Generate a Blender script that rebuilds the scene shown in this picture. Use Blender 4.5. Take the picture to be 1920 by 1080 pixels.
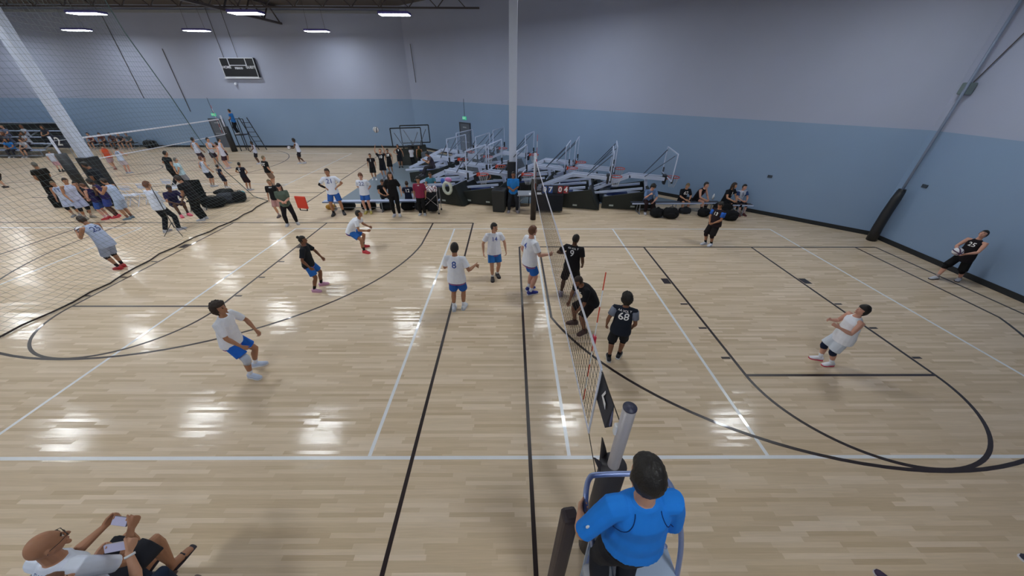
import bpy, bmesh, math, random
from mathutils import Vector, Matrix, noise
from mathutils.bvhtree import BVHTree
PI = math.pi
R = math.radians
rnd = random.Random(7)
scn = bpy.context.scene
COL = scn.collection
for o in list(bpy.data.objects):
    bpy.data.objects.remove(o)

# ------------------------------------------------------------------ camera, world, exposure
F_PX = 622.46
PITCH, YAW, ROLL = 0.560345899, -0.0061861, -0.0036999
CAMLOC = Vector((-0.88736, -2.86308, 4.79599))
def _cam_axes():
    cp, sp = math.cos(PITCH), math.sin(PITCH)
    Rz = Matrix.Rotation(YAW, 3, 'Z')
    r = Rz @ Vector((1, 0, 0)); d = Rz @ Vector((0, -sp, -cp)); f = Rz @ Vector((0, cp, -sp))
    c, s = math.cos(ROLL), math.sin(ROLL)
    return r * c + d * s, d * c - r * s, f
CR, CD, CF = _cam_axes()
cam_data = bpy.data.cameras.new('camera')
cam = bpy.data.objects.new('camera', cam_data); COL.objects.link(cam)
M3 = Matrix((CR, -CD, -CF)).transposed()
cam.matrix_world = Matrix.Translation(CAMLOC) @ M3.to_4x4()
cam_data.sensor_width = 36.0
cam_data.lens = F_PX / 1920 * 36.0
cam_data.clip_start = 0.05
scn.camera = cam
scn.view_settings.view_transform = 'Standard'
scn.view_settings.look = 'None'
scn.view_settings.exposure = 0.45
scn.view_settings.gamma = 1.0
scn.view_settings.use_curve_mapping = False
w = bpy.data.worlds.new('world'); scn.world = w; w.use_nodes = True
w.node_tree.nodes['Background'].inputs[0].default_value = (0.05, 0.055, 0.065, 1)
w.node_tree.nodes['Background'].inputs[1].default_value = 0.3
LAMP_W = 46.0          # emission strength of the ceiling fixtures
LAMP_Z = 7.38
LAMPS = [(-18.7, 5.4), (-13.8, 6.2), (-8.5, 5.4), (1.3, 6.0), (8.4, 6.0),
         (-28.7, 12.2), (-21.4, 11.6), (-14.8, 13.4), (-6.9, 12.4), (0.6, 12.9),
         (-36.4, 18.4), (-28.9, 18.4), (-20.9, 17.4), (-13.2, 17.1), (-6.35, 17.3),
         (-43.5, 23.9), (-36.2, 23.9), (-28.5, 23.9), (-20.9, 23.9), (-13.25, 23.9),
         (-36.0, 4.0), (-28.0, 4.0), (-24.0, -3.0), (-14.5, -3.0), (-6.5, -4.2), (1.3, -4.2)]  # the lamps behind the camera are out of view, added for light

def at(px, py, z=0.0):
    """point of the place at height z that the photograph shows at this pixel"""
    d = CF + CR * ((px - 960) / F_PX) + CD * ((py - 540) / F_PX)
    return CAMLOC + d * ((z - CAMLOC.z) / d.z)
def height_over(p, px, py):
    """height of the point over p that the photograph shows nearest this pixel"""
    d = (CF + CR * ((px - 960) / F_PX) + CD * ((py - 540) / F_PX)).normalized()
    u = Vector((0, 0, 1)); w0 = Vector((p.x, p.y, 0)) - CAMLOC
    b = u.dot(d)
    return (b * d.dot(w0) - u.dot(w0)) / (1 - b * b)

# ------------------------------------------------------------------ materials
MATS = {}
def mat(name, c, rough=0.6, metal=0.0, coat=0.0, var=0.06, scale=8.0, bump=0.0, emit=None, alpha=1.0, trans=0.0, spec=0.5, sss=0.0):
    key = (name, tuple(round(v, 4) for v in c), rough, metal, emit)
    if key in MATS: return MATS[key]
    m = bpy.data.materials.new(name); m.use_nodes = True
    nt = m.node_tree; b = nt.nodes['Principled BSDF']
    b.inputs['Roughness'].default_value = rough
    b.inputs['Metallic'].default_value = metal
    b.inputs['Coat Weight'].default_value = coat
    b.inputs['Specular IOR Level'].default_value = spec
    if trans: b.inputs['Transmission Weight'].default_value = trans
    if alpha < 1: b.inputs['Alpha'].default_value = alpha
    if emit:
        b.inputs['Emission Color'].default_value = (*c, 1); b.inputs['Emission Strength'].default_value = emit
    tc = nt.nodes.new('ShaderNodeTexCoord'); nz = nt.nodes.new('ShaderNodeTexNoise')
    nz.inputs['Scale'].default_value = scale; nz.inputs['Detail'].default_value = 3
    nt.links.new(tc.outputs['Object'], nz.inputs['Vector'])
    mr = nt.nodes.new('ShaderNodeMapRange'); mr.inputs[3].default_value = 1 - var; mr.inputs[4].default_value = 1 + var
    nt.links.new(nz.outputs['Fac'], mr.inputs[0])
    mx = nt.nodes.new('ShaderNodeVectorMath'); mx.operation = 'SCALE'
    mx.inputs[0].default_value = c; nt.links.new(mr.outputs[0], mx.inputs['Scale'])
    nt.links.new(mx.outputs[0], b.inputs['Base Color'])
    if bump:
        bp = nt.nodes.new('ShaderNodeBump'); bp.inputs['Strength'].default_value = bump; bp.inputs['Distance'].default_value = 0.01
        nt.links.new(nz.outputs['Fac'], bp.inputs['Height']); nt.links.new(bp.outputs[0], b.inputs['Normal'])
    MATS[key] = m
    return m
def srgb(h):
    v = [int(h[i:i + 2], 16) / 255 for i in (0, 2, 4)]
    return tuple(x / 12.92 if x <= 0.04045 else ((x + 0.055) / 1.055) ** 2.4 for x in v)
def cloth(h, name='fabric'): return mat(name, srgb(h), 0.85, var=0.08, scale=14, bump=0.15, spec=0.25)
def plastic(h, name='plastic', r=0.45): return mat(name, srgb(h), r, var=0.03)
def metal(h, name='metal', r=0.35): return mat(name, srgb(h), r, metal=0.6, var=0.03)
def skin(h): return mat('skin', srgb(h), 0.55, var=0.05, scale=10, spec=0.35)

def floor_material():
    m = bpy.data.materials.new('maple_floor'); m.use_nodes = True
    nt = m.node_tree; N = nt.nodes; L = nt.links; b = N['Principled BSDF']
    def math_(op, a, bb=None):
        n = N.new('ShaderNodeMath'); n.operation = op
        for i, v in enumerate((a, bb)):
            if v is None: continue
            if isinstance(v, (int, float)): n.inputs[i].default_value = v
            else: L.new(v, n.inputs[i])
        return n.outputs[0]
    tc = N.new('ShaderNodeTexCoord'); sx = N.new('ShaderNodeSeparateXYZ'); L.new(tc.outputs['Object'], sx.inputs[0])
    row = math_('FLOOR', math_('DIVIDE', sx.outputs['Y'], 0.057))
    wn = N.new('ShaderNodeTexWhiteNoise'); wn.noise_dimensions = '1D'; L.new(row, wn.inputs['W'])
    xo = math_('ADD', math_('DIVIDE', sx.outputs['X'], 0.85), math_('MULTIPLY', wn.outputs['Value'], 7.3))
    colm = math_('FLOOR', xo)
    cx = N.new('ShaderNodeCombineXYZ'); L.new(row, cx.inputs[0]); L.new(colm, cx.inputs[1])
    w2 = N.new('ShaderNodeTexWhiteNoise'); w2.noise_dimensions = '2D'; L.new(cx.outputs[0], w2.inputs['Vector'])
    ramp = N.new('ShaderNodeValToRGB'); L.new(w2.outputs['Value'], ramp.inputs[0])
    e = ramp.color_ramp.elements
    e[0].position = 0.0; e[0].color = (*srgb('c9b192'), 1)
    e[1].position = 1.0; e[1].color = (*srgb('e6d2ba'), 1)
    for p, c in ((0.06, 'ceb798'), (0.5, 'd8c2a5'), (0.85, 'dec9ae')):
        x = e.new(p); x.color = (*srgb(c), 1)
    # grain drawn out along each board
    mp = N.new('ShaderNodeMapping'); mp.inputs['Scale'].default_value = (1.2, 26, 1); L.new(tc.outputs['Object'], mp.inputs[0])
    g = N.new('ShaderNodeTexNoise'); g.inputs['Scale'].default_value = 2.2; g.inputs['Detail'].default_value = 5; L.new(mp.outputs[0], g.inputs['Vector'])
    gm = N.new('ShaderNodeMapRange'); gm.inputs[3].default_value = 0.86; gm.inputs[4].default_value = 1.12; L.new(g.outputs['Fac'], gm.inputs[0])
    g2 = N.new('ShaderNodeTexNoise'); g2.inputs['Scale'].default_value = 0.35; g2.inputs['Detail'].default_value = 4; L.new(tc.outputs['Object'], g2.inputs['Vector'])
    g2m = N.new('ShaderNodeMapRange'); g2m.inputs[3].default_value = 0.94; g2m.inputs[4].default_value = 1.06; L.new(g2.outputs['Fac'], g2m.inputs[0])
    sc = math_('MULTIPLY', gm.outputs[0], g2m.outputs[0])
    vm = N.new('ShaderNodeVectorMath'); vm.operation = 'SCALE'; L.new(ramp.outputs[0], vm.inputs[0]); L.new(sc, vm.inputs['Scale'])
    L.new(vm.outputs[0], b.inputs['Base Color'])
    b.inputs['Roughness'].default_value = 0.5
    b.inputs['Specular IOR Level'].default_value = 0.3
    b.inputs['Coat Weight'].default_value = 0.42; b.inputs['Coat Roughness'].default_value = 0.12
    # boards are not quite level with each other: the lamp reflections break into streaks
    bp = N.new('ShaderNodeBump'); bp.inputs['Strength'].default_value = 0.25; bp.inputs['Distance'].default_value = 0.003
    fr = math_('FRACT', math_('DIVIDE', sx.outputs['Y'], 0.057))
    tilt = math_('MULTIPLY', fr, math_('MULTIPLY', math_('SUBTRACT', w2.outputs['Value'], 0.5), 0.0034))
    bp.inputs['Strength'].default_value = 1.0; bp.inputs['Distance'].default_value = 1.0
    L.new(math_('ADD', tilt, math_('MULTIPLY', g.outputs['Fac'], 0.0006)), bp.inputs['Height']); L.new(bp.outputs[0], b.inputs['Coat Normal'])
    return m
def wall_material():
    m = bpy.data.materials.new('painted_wall'); m.use_nodes = True
    nt = m.node_tree; N = nt.nodes; L = nt.links; b = N['Principled BSDF']
    g = N.new('ShaderNodeNewGeometry'); sx = N.new('ShaderNodeSeparateXYZ'); L.new(g.outputs['Position'], sx.inputs[0])
    gt = N.new('ShaderNodeMath'); gt.operation = 'GREATER_THAN'; gt.inputs[1].default_value = 3.5; L.new(sx.outputs['Z'], gt.inputs[0])
    nz = N.new('ShaderNodeTexNoise'); nz.inputs['Scale'].default_value = 0.6; nz.inputs['Detail'].default_value = 4; L.new(g.outputs['Position'], nz.inputs['Vector'])
    mr = N.new('ShaderNodeMapRange'); mr.inputs[3].default_value = 0.95; mr.inputs[4].default_value = 1.05; L.new(nz.outputs['Fac'], mr.inputs[0])
    mx = N.new('ShaderNodeMix'); mx.data_type = 'RGBA'; L.new(gt.outputs[0], mx.inputs[0])
    mx.inputs[6].default_value = (*srgb('87a0c0'), 1); mx.inputs[7].default_value = (*srgb('a7afc7'), 1)
    vm = N.new('ShaderNodeVectorMath'); vm.operation = 'SCALE'; L.new(mx.outputs[2], vm.inputs[0]); L.new(mr.outputs[0], vm.inputs['Scale'])
    L.new(vm.outputs[0], b.inputs['Base Color'])
    b.inputs['Roughness'].default_value = 0.55
    return m

# ------------------------------------------------------------------ mesh helpers
SHOP = bpy.data.scenes.new('workshop')        # empty side scene where modifiers and lettering are turned into meshes; removed at the end
def bake(ob):
    SHOP.collection.objects.link(ob)
    with bpy.context.temp_override(scene=SHOP, view_layer=SHOP.view_layers[0]):
        dg = bpy.context.evaluated_depsgraph_get(); dg.update()
        me = bpy.data.meshes.new_from_object(ob.evaluated_get(dg))
    SHOP.collection.objects.unlink(ob)
    return me
class MB:
    def __init__(s): s.v = []; s.f = []
    def box(s, c, size, rz=0.0, M=None):
        a = [Vector((x * size[0] / 2, y * size[1] / 2, z * size[2] / 2)) for x in (-1, 1) for y in (-1, 1) for z in (-1, 1)]
        if M is None: M = Matrix.Rotation(rz, 3, 'Z')
        k = len(s.v); s.v += [Vector(c) + M @ p for p in a]
        s.f += [tuple(k + i for i in q) for q in ((0, 1, 3, 2), (4, 6, 7, 5), (0, 4, 5, 1), (2, 3, 7, 6), (0, 2, 6, 4), (1, 5, 7, 3))]
        return s
    def hexa(s, p):     # eight corners: bottom ring 0-3, top ring 4-7 (counter-clockwise)
        k = len(s.v); s.v += [Vector(q) for q in p]
        s.f += [tuple(k + i for i in q) for q in ((3, 2, 1, 0), (4, 5, 6, 7), (0, 1, 5, 4), (1, 2, 6, 5), (2, 3, 7, 6), (3, 0, 4, 7))]
        return s
    def bar(s, a, b, wd, ht=None):     # square bar between two points
        a = Vector(a); b = Vector(b); ht = ht or wd; d = b - a
        q = d.to_track_quat('X', 'Z').to_matrix()
        return s.box((a + b) / 2, (d.length, wd, ht), M=q)
    def tube(s, pts, rad, n=8, cap=True, ref=None, dome=False):
        pts = [Vector(p) for p in pts]
        if not isinstance(rad, (list, tuple)): rad = [rad] * len(pts)
        rad = [(r, r) if isinstance(r, (int, float)) else r for r in rad]
        if dome:        # rounded ends
            d0 = (pts[0] - pts[1]).normalized(); d1 = (pts[-1] - pts[-2]).normalized()
            r0, r1 = rad[0], rad[-1]; m0 = min(r0); m1 = min(r1)
            pts = [pts[0] + d0 * m0 * .92, pts[0] + d0 * m0 * .65] + pts + [pts[-1] + d1 * m1 * .65, pts[-1] + d1 * m1 * .92]
            rad = [(r0[0] * .38, r0[1] * .38), (r0[0] * .76, r0[1] * .76)] + rad + [(r1[0] * .76, r1[1] * .76), (r1[0] * .38, r1[1] * .38)]
        k0 = len(s.v); u = None
        for i, p in enumerate(pts):
            if i == 0: t = pts[1] - pts[0]
            elif i == len(pts) - 1: t = pts[-1] - pts[-2]
            else: t = (pts[i + 1] - p).normalized() + (p - pts[i - 1]).normalized()
            t = t.normalized() if t.length > 1e-9 else Vector((0, 0, 1))
            rf = ref[i] if isinstance(ref, list) else ref
            if rf is not None: u = Vector(rf)
            elif u is None: u = Vector((0, 0, 1)) if abs(t.z) < .9 else Vector((1, 0, 0))
            u = u - t * u.dot(t)
            if u.length < 1e-6: u = t.orthogonal()
            u.normalize(); w = t.cross(u)
            for j in range(n):
                a = 2 * PI * j / n
                s.v.append(p + u * (rad[i][0] * math.cos(a)) + w * (rad[i][1] * math.sin(a)))
        for i in range(len(pts) - 1):
            for j in range(n):
                a = k0 + i * n + j; b = k0 + i * n + (j + 1) % n
                s.f.append((a, b, b + n, a + n))
        if cap:
            s.f.append(tuple(k0 + j for j in reversed(range(n))))
            e = k0 + (len(pts) - 1) * n; s.f.append(tuple(e + j for j in range(n)))
        return s
    def ball(s, c, r, M=None, nu=12, nv=8, fn=None):
        r = (r, r, r) if isinstance(r, (int, float)) else r; c = Vector(c); k = len(s.v)
        def P(d):
            p = Vector((d.x * r[0], d.y * r[1], d.z * r[2]))
            if fn: p = fn(d, p)
            return c + (M @ p if M else p)
        s.v.append(P(Vector((0, 0, 1))))
        for i in range(1, nv):
            for j in range(nu):
                t = PI * i / nv; a = 2 * PI * j / nu
                s.v.append(P(Vector((math.sin(t) * math.cos(a), math.sin(t) * math.sin(a), math.cos(t)))))
        s.v.append(P(Vector((0, 0, -1)))); e = len(s.v) - 1
        for j in range(nu): s.f.append((k, k + 1 + j, k + 1 + (j + 1) % nu))
        for i in range(nv - 2):
            for j in range(nu):
                a = k + 1 + i * nu + j; b = k + 1 + i * nu + (j + 1) % nu
                s.f.append((a, a + nu, b + nu, b))
        for j in range(nu):
            a = e - nu + j; b = e - nu + (j + 1) % nu; s.f.append((a, e, b))
        return s
    def prism(s, outline, z0, z1):
        k = len(s.v); n = len(outline)
        s.v += [Vector((x, y, z0)) for x, y in outline] + [Vector((x, y, z1)) for x, y in outline]
        s.f.append(tuple(k + i for i in reversed(range(n)))); s.f.append(tuple(k + n + i for i in range(n)))
        for i in range(n): s.f.append((k + i, k + (i + 1) % n, k + n + (i + 1) % n, k + n + i))
        return s
    def xf(s, M):
        s.v = [M @ p for p in s.v]; return s
    def mesh(s, name, smooth=False):
        me = bpy.data.meshes.new(name); me.from_pydata([tuple(p) for p in s.v], [], s.f); me.update()
        if smooth: me.polygons.foreach_set('use_smooth', [True] * len(me.polygons))
        return me
    def obj(s, name, m, parent=None, smooth=False, bevel=0.0, loc=None):
        o = bpy.data.objects.new(name, s.mesh(name, smooth)); COL.objects.link(o)
        o.data.materials.append(m)
        if parent: o.parent = parent
        if loc: o.location = loc
        if bevel:
            b = o.modifiers.new('bevel', 'BEVEL'); b.width = bevel; b.segments = 2; b.limit_method = 'ANGLE'
        return o
def tag(o, label=None, cat=None, group=None, kind=None):
    if label: o['label'] = label
    if cat: o['category'] = cat
    if group: o['group'] = group
    if kind: o['kind'] = kind
    return o
def thing(name, label, cat, loc=(0, 0, 0), rz=0.0, group=None):
    o = bpy.data.objects.new(name, None); COL.objects.link(o); o.location = loc; o.rotation_euler = (0, 0, rz)
    o.empty_display_size = 0.2
    return tag(o, label, cat, group)
def kids(o): return [c for c in bpy.data.objects if c.parent == o]
def copy_tree(o, loc=None, rz=None, label=None, par=None):
    c = o.copy(); COL.objects.link(c)
    if par is not None: c.parent = par
    for ch in kids(o): copy_tree(ch, par=c)
    if loc is not None: c.location = loc
    if rz is not None: c.rotation_euler = (0, 0, rz)
    if label: c['label'] = label
    return c
def text_mesh(txt, size, bold=0.0, extrude=0.0, sx=1.0):
    cu = bpy.data.curves.new('t', 'FONT'); cu.body = txt; cu.size = size; cu.align_x = 'CENTER'; cu.align_y = 'CENTER'
    cu.offset = bold; cu.extrude = extrude; cu.resolution_u = 3
    ob = bpy.data.objects.new('t', cu); me = bake(ob)
    bpy.data.objects.remove(ob); bpy.data.curves.remove(cu)
    for v in me.vertices: v.co.x *= sx
    return me
def flat_text(name, txt, size, M, m, parent, bold=0.0, sx=1.0):
    me = text_mesh(txt, size, bold, 0.002, sx); me.name = name
    me.transform(M); me.materials.clear(); me.materials.append(m)
    o = bpy.data.objects.new(name, me); COL.objects.link(o); o.parent = parent
    return o

# ------------------------------------------------------------------ the building
X0, X1, Y0, Y1, ZC = -46.0, 12.25, -9.0, 26.6, 9.05
CA = Vector((-8.5, 26.6)); CB = Vector((12.25, 8.47))
fl = MB(); fl.prism([(X0 - .2, Y0 - .2), (X1 + .2, Y0 - .2), (X1 + .2, 8.6), (CA.x + .3, Y1 + .2), (X0 - .2, Y1 + .2)], -0.1, 0.0)
tag(fl.obj('floor', floor_material()), kind='structure')
WALL = wall_material()
def wall(name, a, b, t=0.2):
    a = Vector(a); b = Vector(b); d = (b - a).normalized(); n = Vector((d.y, -d.x))      # the room lies to the left of a>b
    m = MB().prism([tuple(a), tuple(a + n * t), tuple(b + n * t), tuple(b)], -0.1, ZC + .1)
    return tag(m.obj(name, WALL), kind='structure')
wall('wall_right', (X1, Y0), (X1, CB.y)); wall('wall_back', tuple(CB), tuple(CA)); wall('wall_far', tuple(CA), (X0, Y1))
wall('wall_left', (X0, Y1), (X0, Y0)); wall('wall_near', (X0, Y0), (X1, Y0))
base_m = plastic('1d2126', 'rubber_base', 0.6)
def baseboard(name, a, b):
    a = Vector(a); b = Vector(b); d = (b - a).normalized(); n = Vector((-d.y, d.x))
    m = MB().prism([tuple(a), tuple(b), tuple(b + n * .02), tuple(a + n * .02)], 0.0, 0.15)
    tag(m.obj(name, base_m), kind='structure')
baseboard('baseboard_right', (X1, Y0), (X1, CB.y)); baseboard('baseboard_back', tuple(CB), tuple(CA)); baseboard('baseboard_far', tuple(CA), (X0, Y1))
ceil_m = mat('ceiling_deck', srgb('5d554f'), 0.8)
tag(MB().box(((X0 + X1) / 2, (Y0 + Y1) / 2, ZC + .05), (X1 - X0 + .4, Y1 - Y0 + .4, .1)).obj('ceiling', ceil_m), kind='structure')

# ------------------------------------------------------------------ painted floor lines
white_m = mat('line_white', srgb('e8eaee'), 0.3, coat=0.3, var=0.03); dark_m = mat('line_dark', srgb('2b2022'), 0.35, coat=0.3, var=0.08)
red_m = mat('line_maroon', srgb('6a3a30'), 0.35, coat=0.3)
NL = [0]; ZL = [0.0015]
def ribbon(pts, wd, m, closed=False):
    NL[0] += 1; ZL[0] += 0.00008
    P = [Vector(p) for p in pts]; n = len(P); L = []; Rr = []
    for i, p in enumerate(P):
        if closed: t = P[(i + 1) % n] - P[i - 1]
        else: t = (P[min(i + 1, n - 1)] - P[max(i - 1, 0)])
        t.normalize(); nn = Vector((-t.y, t.x)) * wd / 2
        if not closed and 0 < i < n - 1:
            a = (P[i + 1] - p).normalized(); c = a.dot(t); nn /= max(c, .5)
        L.append(p + nn); Rr.append(p - nn)
    mb = MB(); z = ZL[0]
    mb.v = [Vector((p.x, p.y, z)) for p in L] + [Vector((p.x, p.y, z)) for p in Rr] + [Vector((p.x, p.y, -.001)) for p in L] + [Vector((p.x, p.y, -.001)) for p in Rr]
    for i in range(n if closed else n - 1):
        j = (i + 1) % n
        mb.f += [(n + i, n + j, j, i), (i, j, 2 * n + j, 2 * n + i), (3 * n + i, 3 * n + j, n + j, n + i), (2 * n + i, 2 * n + j, 3 * n + j, 3 * n + i)]
    tag(mb.obj('trim_%d' % NL[0], m), kind='structure')
def arc(cx, cy, r, a0, a1, n=48): return [(cx + r * math.cos(R(a0 + (a1 - a0) * i / n)), cy + r * math.sin(R(a0 + (a1 - a0) * i / n))) for i in range(n + 1)]
W = 0.055
def vcourt(cx, y0, m=white_m, along='x'):
    if along == 'x':
        ribbon([(cx - 9, y0 - .0), (cx + 9, y0)], W, m); ribbon([(cx - 9, y0 + 9), (cx + 9, y0 + 9)], W, m)
        for x in (-9, -3, 0, 3, 9): ribbon([(cx + x, y0), (cx + x, y0 + 9)], W, m)
vcourt(0, 0)
# basketball key of the court on the left of the net
def key(cx, ybase, yft, r3, y3c, xs, m, s=1):
    ribbon([(cx - 1.83, ybase), (cx - 1.83, yft)], W, m); ribbon([(cx + 1.83, ybase), (cx + 1.83, yft)], W, m)
    ribbon([(cx - 1.83, yft), (cx + 1.83, yft)], W, m)
    ribbon(arc(cx, yft, 1.83, 180 if s > 0 else 0, 360 if s > 0 else 180), W, m)
    h = math.sqrt(max(r3 * r3 - xs * xs, 0)); a = math.degrees(math.atan2(-h, -xs)) % 360
    pts = [(cx - xs, ybase)] + [(x, y3c + (y - y3c) * s) for x, y in arc(cx, y3c, r3, a, 540 - a)] + [(cx + xs, ybase)]
    ribbon(pts, W, m)
    for side in (-1, 1):
        for k, dy in enumerate((.47, 1.43, 2.39)):
            x = cx + side * 1.83; y = yft + s * dy
            ribbon([(x + side * .04, y), (x + side * .22, y)], W, m)
        ribbon([(x + side * .04, yft + s * 3.52), (x + side * .24, yft + s * 3.52)], .28, m)
key(-9.93, 9.6, 3.92, 6.02, 8.09, 6.0, dark_m)
key(5.47, 7.4, 1.63, 5.77, 5.55, 5.38, dark_m)
ribbon([(-21.5, 9.6), (-2.35, 9.6)], W, dark_m); ribbon([(-2.35, 9.6), (-2.35, -8)], W, dark_m)
ribbon([(-.58, 7.4), (11.55, 7.4)], W, dark_m); ribbon([(-.58, 7.4), (-.6, -8)], W, dark_m); ribbon([(11.55, 7.4), (11.8, -8)], W, dark_m)
# courts further left and behind
vcourt(-23.85, 0.05)
ribbon([(-17.2, 9.6), (-17.45, -6)], W, dark_m)
ribbon([(-23.5, 12.82), (-12.3, 12.82)], .05, dark_m); ribbon([(-21.5, 13.72), (-10.3, 13.72)], .05, dark_m)
ribbon([(-10.17, 11.4), (-10.75, 25.4)], .05, dark_m); ribbon([(-12.86, 13.4), (-12.95, 24)], .05, white_m)
ribbon([(-18, 17.7), (-10.6, 17.7)], .05, red_m); ribbon([(-24, 21.25), (-10.6, 21.25)], .05, red_m)
ribbon([(-22, 15.3), (-12.9, 15.3)], .05, white_m); ribbon([(-31, 24.0), (-12.9, 24.0)], .05, white_m)
ribbon(arc(-24.5, 18.2, 1.8, 0, 360, 48), .05, dark_m, True)
ribbon(arc(-22.2, 20.0, 5.9, 200, 420, 60), .05, dark_m)
ribbon([(-30, 14.5), (-17.5, 19.5)], .04, red_m)
# grey sealed floor where the goals are parked
A = at(640, 383); 
gm = mat('grey_sealed_floor', srgb('6f7d88'), 0.4, coat=0.1, var=0.06, scale=1.2)
tag(MB().prism([(-8.9, 11.95), (2.4, 12.1), (7.6, 11.9), (CA.x + .1, 26.0), (-8.6, 24)], 0.0, 0.006).obj('trim_%d' % (NL[0] + 1), gm), kind='structure')
NL[0] += 1

# ------------------------------------------------------------------ ceiling steel and lamps
steel = plastic('4a4445', 'painted_steel', 0.5)
def joist(y, x0, x1, zt=ZC - .02, dep=.75, step=1.2):
    m = MB(); m.bar((x0, y, zt - .04), (x1, y, zt - .04), .09, .07); m.bar((x0, y, zt - dep), (x1, y, zt - dep), .09, .07)
    return m
k = 0
for y in (-4, 2.5, 9.2, 15.5, 21.3):
    t = thing('roof_truss', ['open web steel truss over the near side of the hall', 'open web steel truss over the near court', 'open web steel truss over the back line of the near court',
              'open web steel truss across the middle of the hall', 'farthest open web steel truss, next to the far wall'][k], 'truss', group='roof trusses'); k += 1
    xe = X1 - .1 if y < 8 else CA.x + (Y1 - y) / (Y1 - CB.y) * (CB.x - CA.x) - .2
    m = MB(); m.bar((X0 + .1, y, ZC - .1), (xe, y, ZC - .1), .1, .08); m.obj('top_chord', steel, t)
    m = MB(); m.bar((X0 + .1, y, ZC - .85), (xe, y, ZC - .85), .1, .08); m.obj('bottom_chord', steel, t)
    m = MB(); x = X0 + .2; up = 0
    while x + .8 < xe:
        m.bar((x, y, ZC - (.85 if up else .1)), (x + .8, y, ZC - (.1 if up else .85)), .045); x += .8; up = 1 - up
    m.obj('web', steel, t)
gx = -16.8; t = thing('roof_girder', 'deep open steel girder running from the near side to the far wall left of centre', 'truss')
for z in (ZC - .12, ZC - 1.0): MB().bar((gx, Y0 + .1, z), (gx, Y1 - .1, z), .14, .12).obj('chord', steel, t)
m = MB(); y = Y0 + .3; up = 0
while y + .9 < Y1 - .2:
    m.bar((gx, y, ZC - (1.0 if up else .12)), (gx, y + .9, ZC - (.12 if up else 1.0)), .06); y += .9; up = 1 - up
m.obj('web', steel, t)
tag(MB().box(((X0 + CA.x) / 2, Y1 - .06, ZC - .36), (CA.x - X0 - .3, .10, .16)).obj('wall_ledger', plastic('9da3ac', 'ledger_paint')), 'pale steel ledger beam along the top of the far wall', 'beam')
lampshade = plastic('5b56a8', 'lamp_housing', 0.5)
lens = mat('lamp_lens', (0.93, 0.98, 1.0), 0.4, emit=LAMP_W, var=0.0); dim_lens = mat('lamp_lens_dim', (0.93, 0.98, 1.0), 0.4, emit=LAMP_W * .68, var=0.0)
first = None
def where(x, y):
    return '%s, %s' % ('unseen row added above the camera' if y < 0 else 'near court row' if y < 9 else 'court side row' if y < 14.5 else 'second row from far wall' if y < 20 else 'row nearest far wall',
        'leftmost' if x < -40 else 'second from left end' if x < -33 else 'towards the left' if x < -25 else 'left of hanging net' if x < -17 else 'right of hanging net' if x < -10 else 'left of white column' if x < -3 else 'by white column' if x < 3 else 'near right wall')
for x, y in LAMPS:
    if first is None:
        t = thing('ceiling_lamp', '', 'lamp', group='long white ceiling lamps')
        MB().box((0, 0, .05), (1.42, .62, .1)).obj('housing', lampshade, t, bevel=.02)
        MB().box((0, 0, -.012), (1.34, .54, .02)).obj('lens', lens, t)
        for a in (-.55, .55): MB().tube([(a, 0, .1), (a * .9, 0, ZC - LAMP_Z - .01)], .008, 5).obj('hanger', steel, t)
        first = t; o = t
        o.location = (x, y, LAMP_Z)
    else: o = copy_tree(first, (x, y, LAMP_Z))
    if y > 15:      # the rows by the far wall are turned down
        for c in kids(o):
            if c.name.startswith('lens'): c.data = c.data.copy(); c.data.materials[0] = dim_lens
    o['label'] = 'long white lamp, ' + where(x, y)
# ------------------------------------------------------------------ people
SKINS = {'a': skin('c9987c'), 'b': skin('b07f62'), 'c': skin('8a5f48'), 'd': skin('5f4233'), 'p': skin('d3a08c')}
HAIRC = {'k': mat('hair', srgb('1c1816'), 0.55, var=.3, scale=60, bump=.5), 'b': mat('hair', srgb('33241c'), 0.55, var=.3, scale=60, bump=.5),
         'r': mat('hair', srgb('6b4530'), 0.55, var=.25, scale=60, bump=.5), 'l': mat('hair', srgb('7a6a50'), 0.55, var=.25, scale=60, bump=.5),
         'g': mat('hair', srgb('66625c'), 0.55, var=.25, scale=60, bump=.5)}
EYE = mat('eye', srgb('1d1513'), 0.25, var=0); EYEW = mat('eye_white', srgb('d8d2cc'), .3, var=0); LIP = mat('lips', srgb('8f4f48'), .5, var=.05)
V = Vector
def rotm(yaw=0, pitch=0, roll=0):    # degrees; pitch > 0 leans forward, yaw > 0 turns to the left, roll > 0 leans right
    return Matrix.Rotation(R(yaw), 3, 'Z') @ Matrix.Rotation(R(-pitch), 3, 'X') @ Matrix.Rotation(R(roll), 3, 'Y')
def ik(a, b, l1, l2, pole):
    d = b - a; L = d.length; mx = (l1 + l2) * .999
    if L > mx: b = a + d * (mx / L); d = b - a; L = mx
    x = (l1 * l1 - l2 * l2 + L * L) / (2 * L); h = math.sqrt(max(l1 * l1 - x * x, 0))
    u = d / L; p = pole - u * pole.dot(u)
    if p.length < 1e-5: p = u.orthogonal()
    return a + u * x + p.normalized() * h, b
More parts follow.
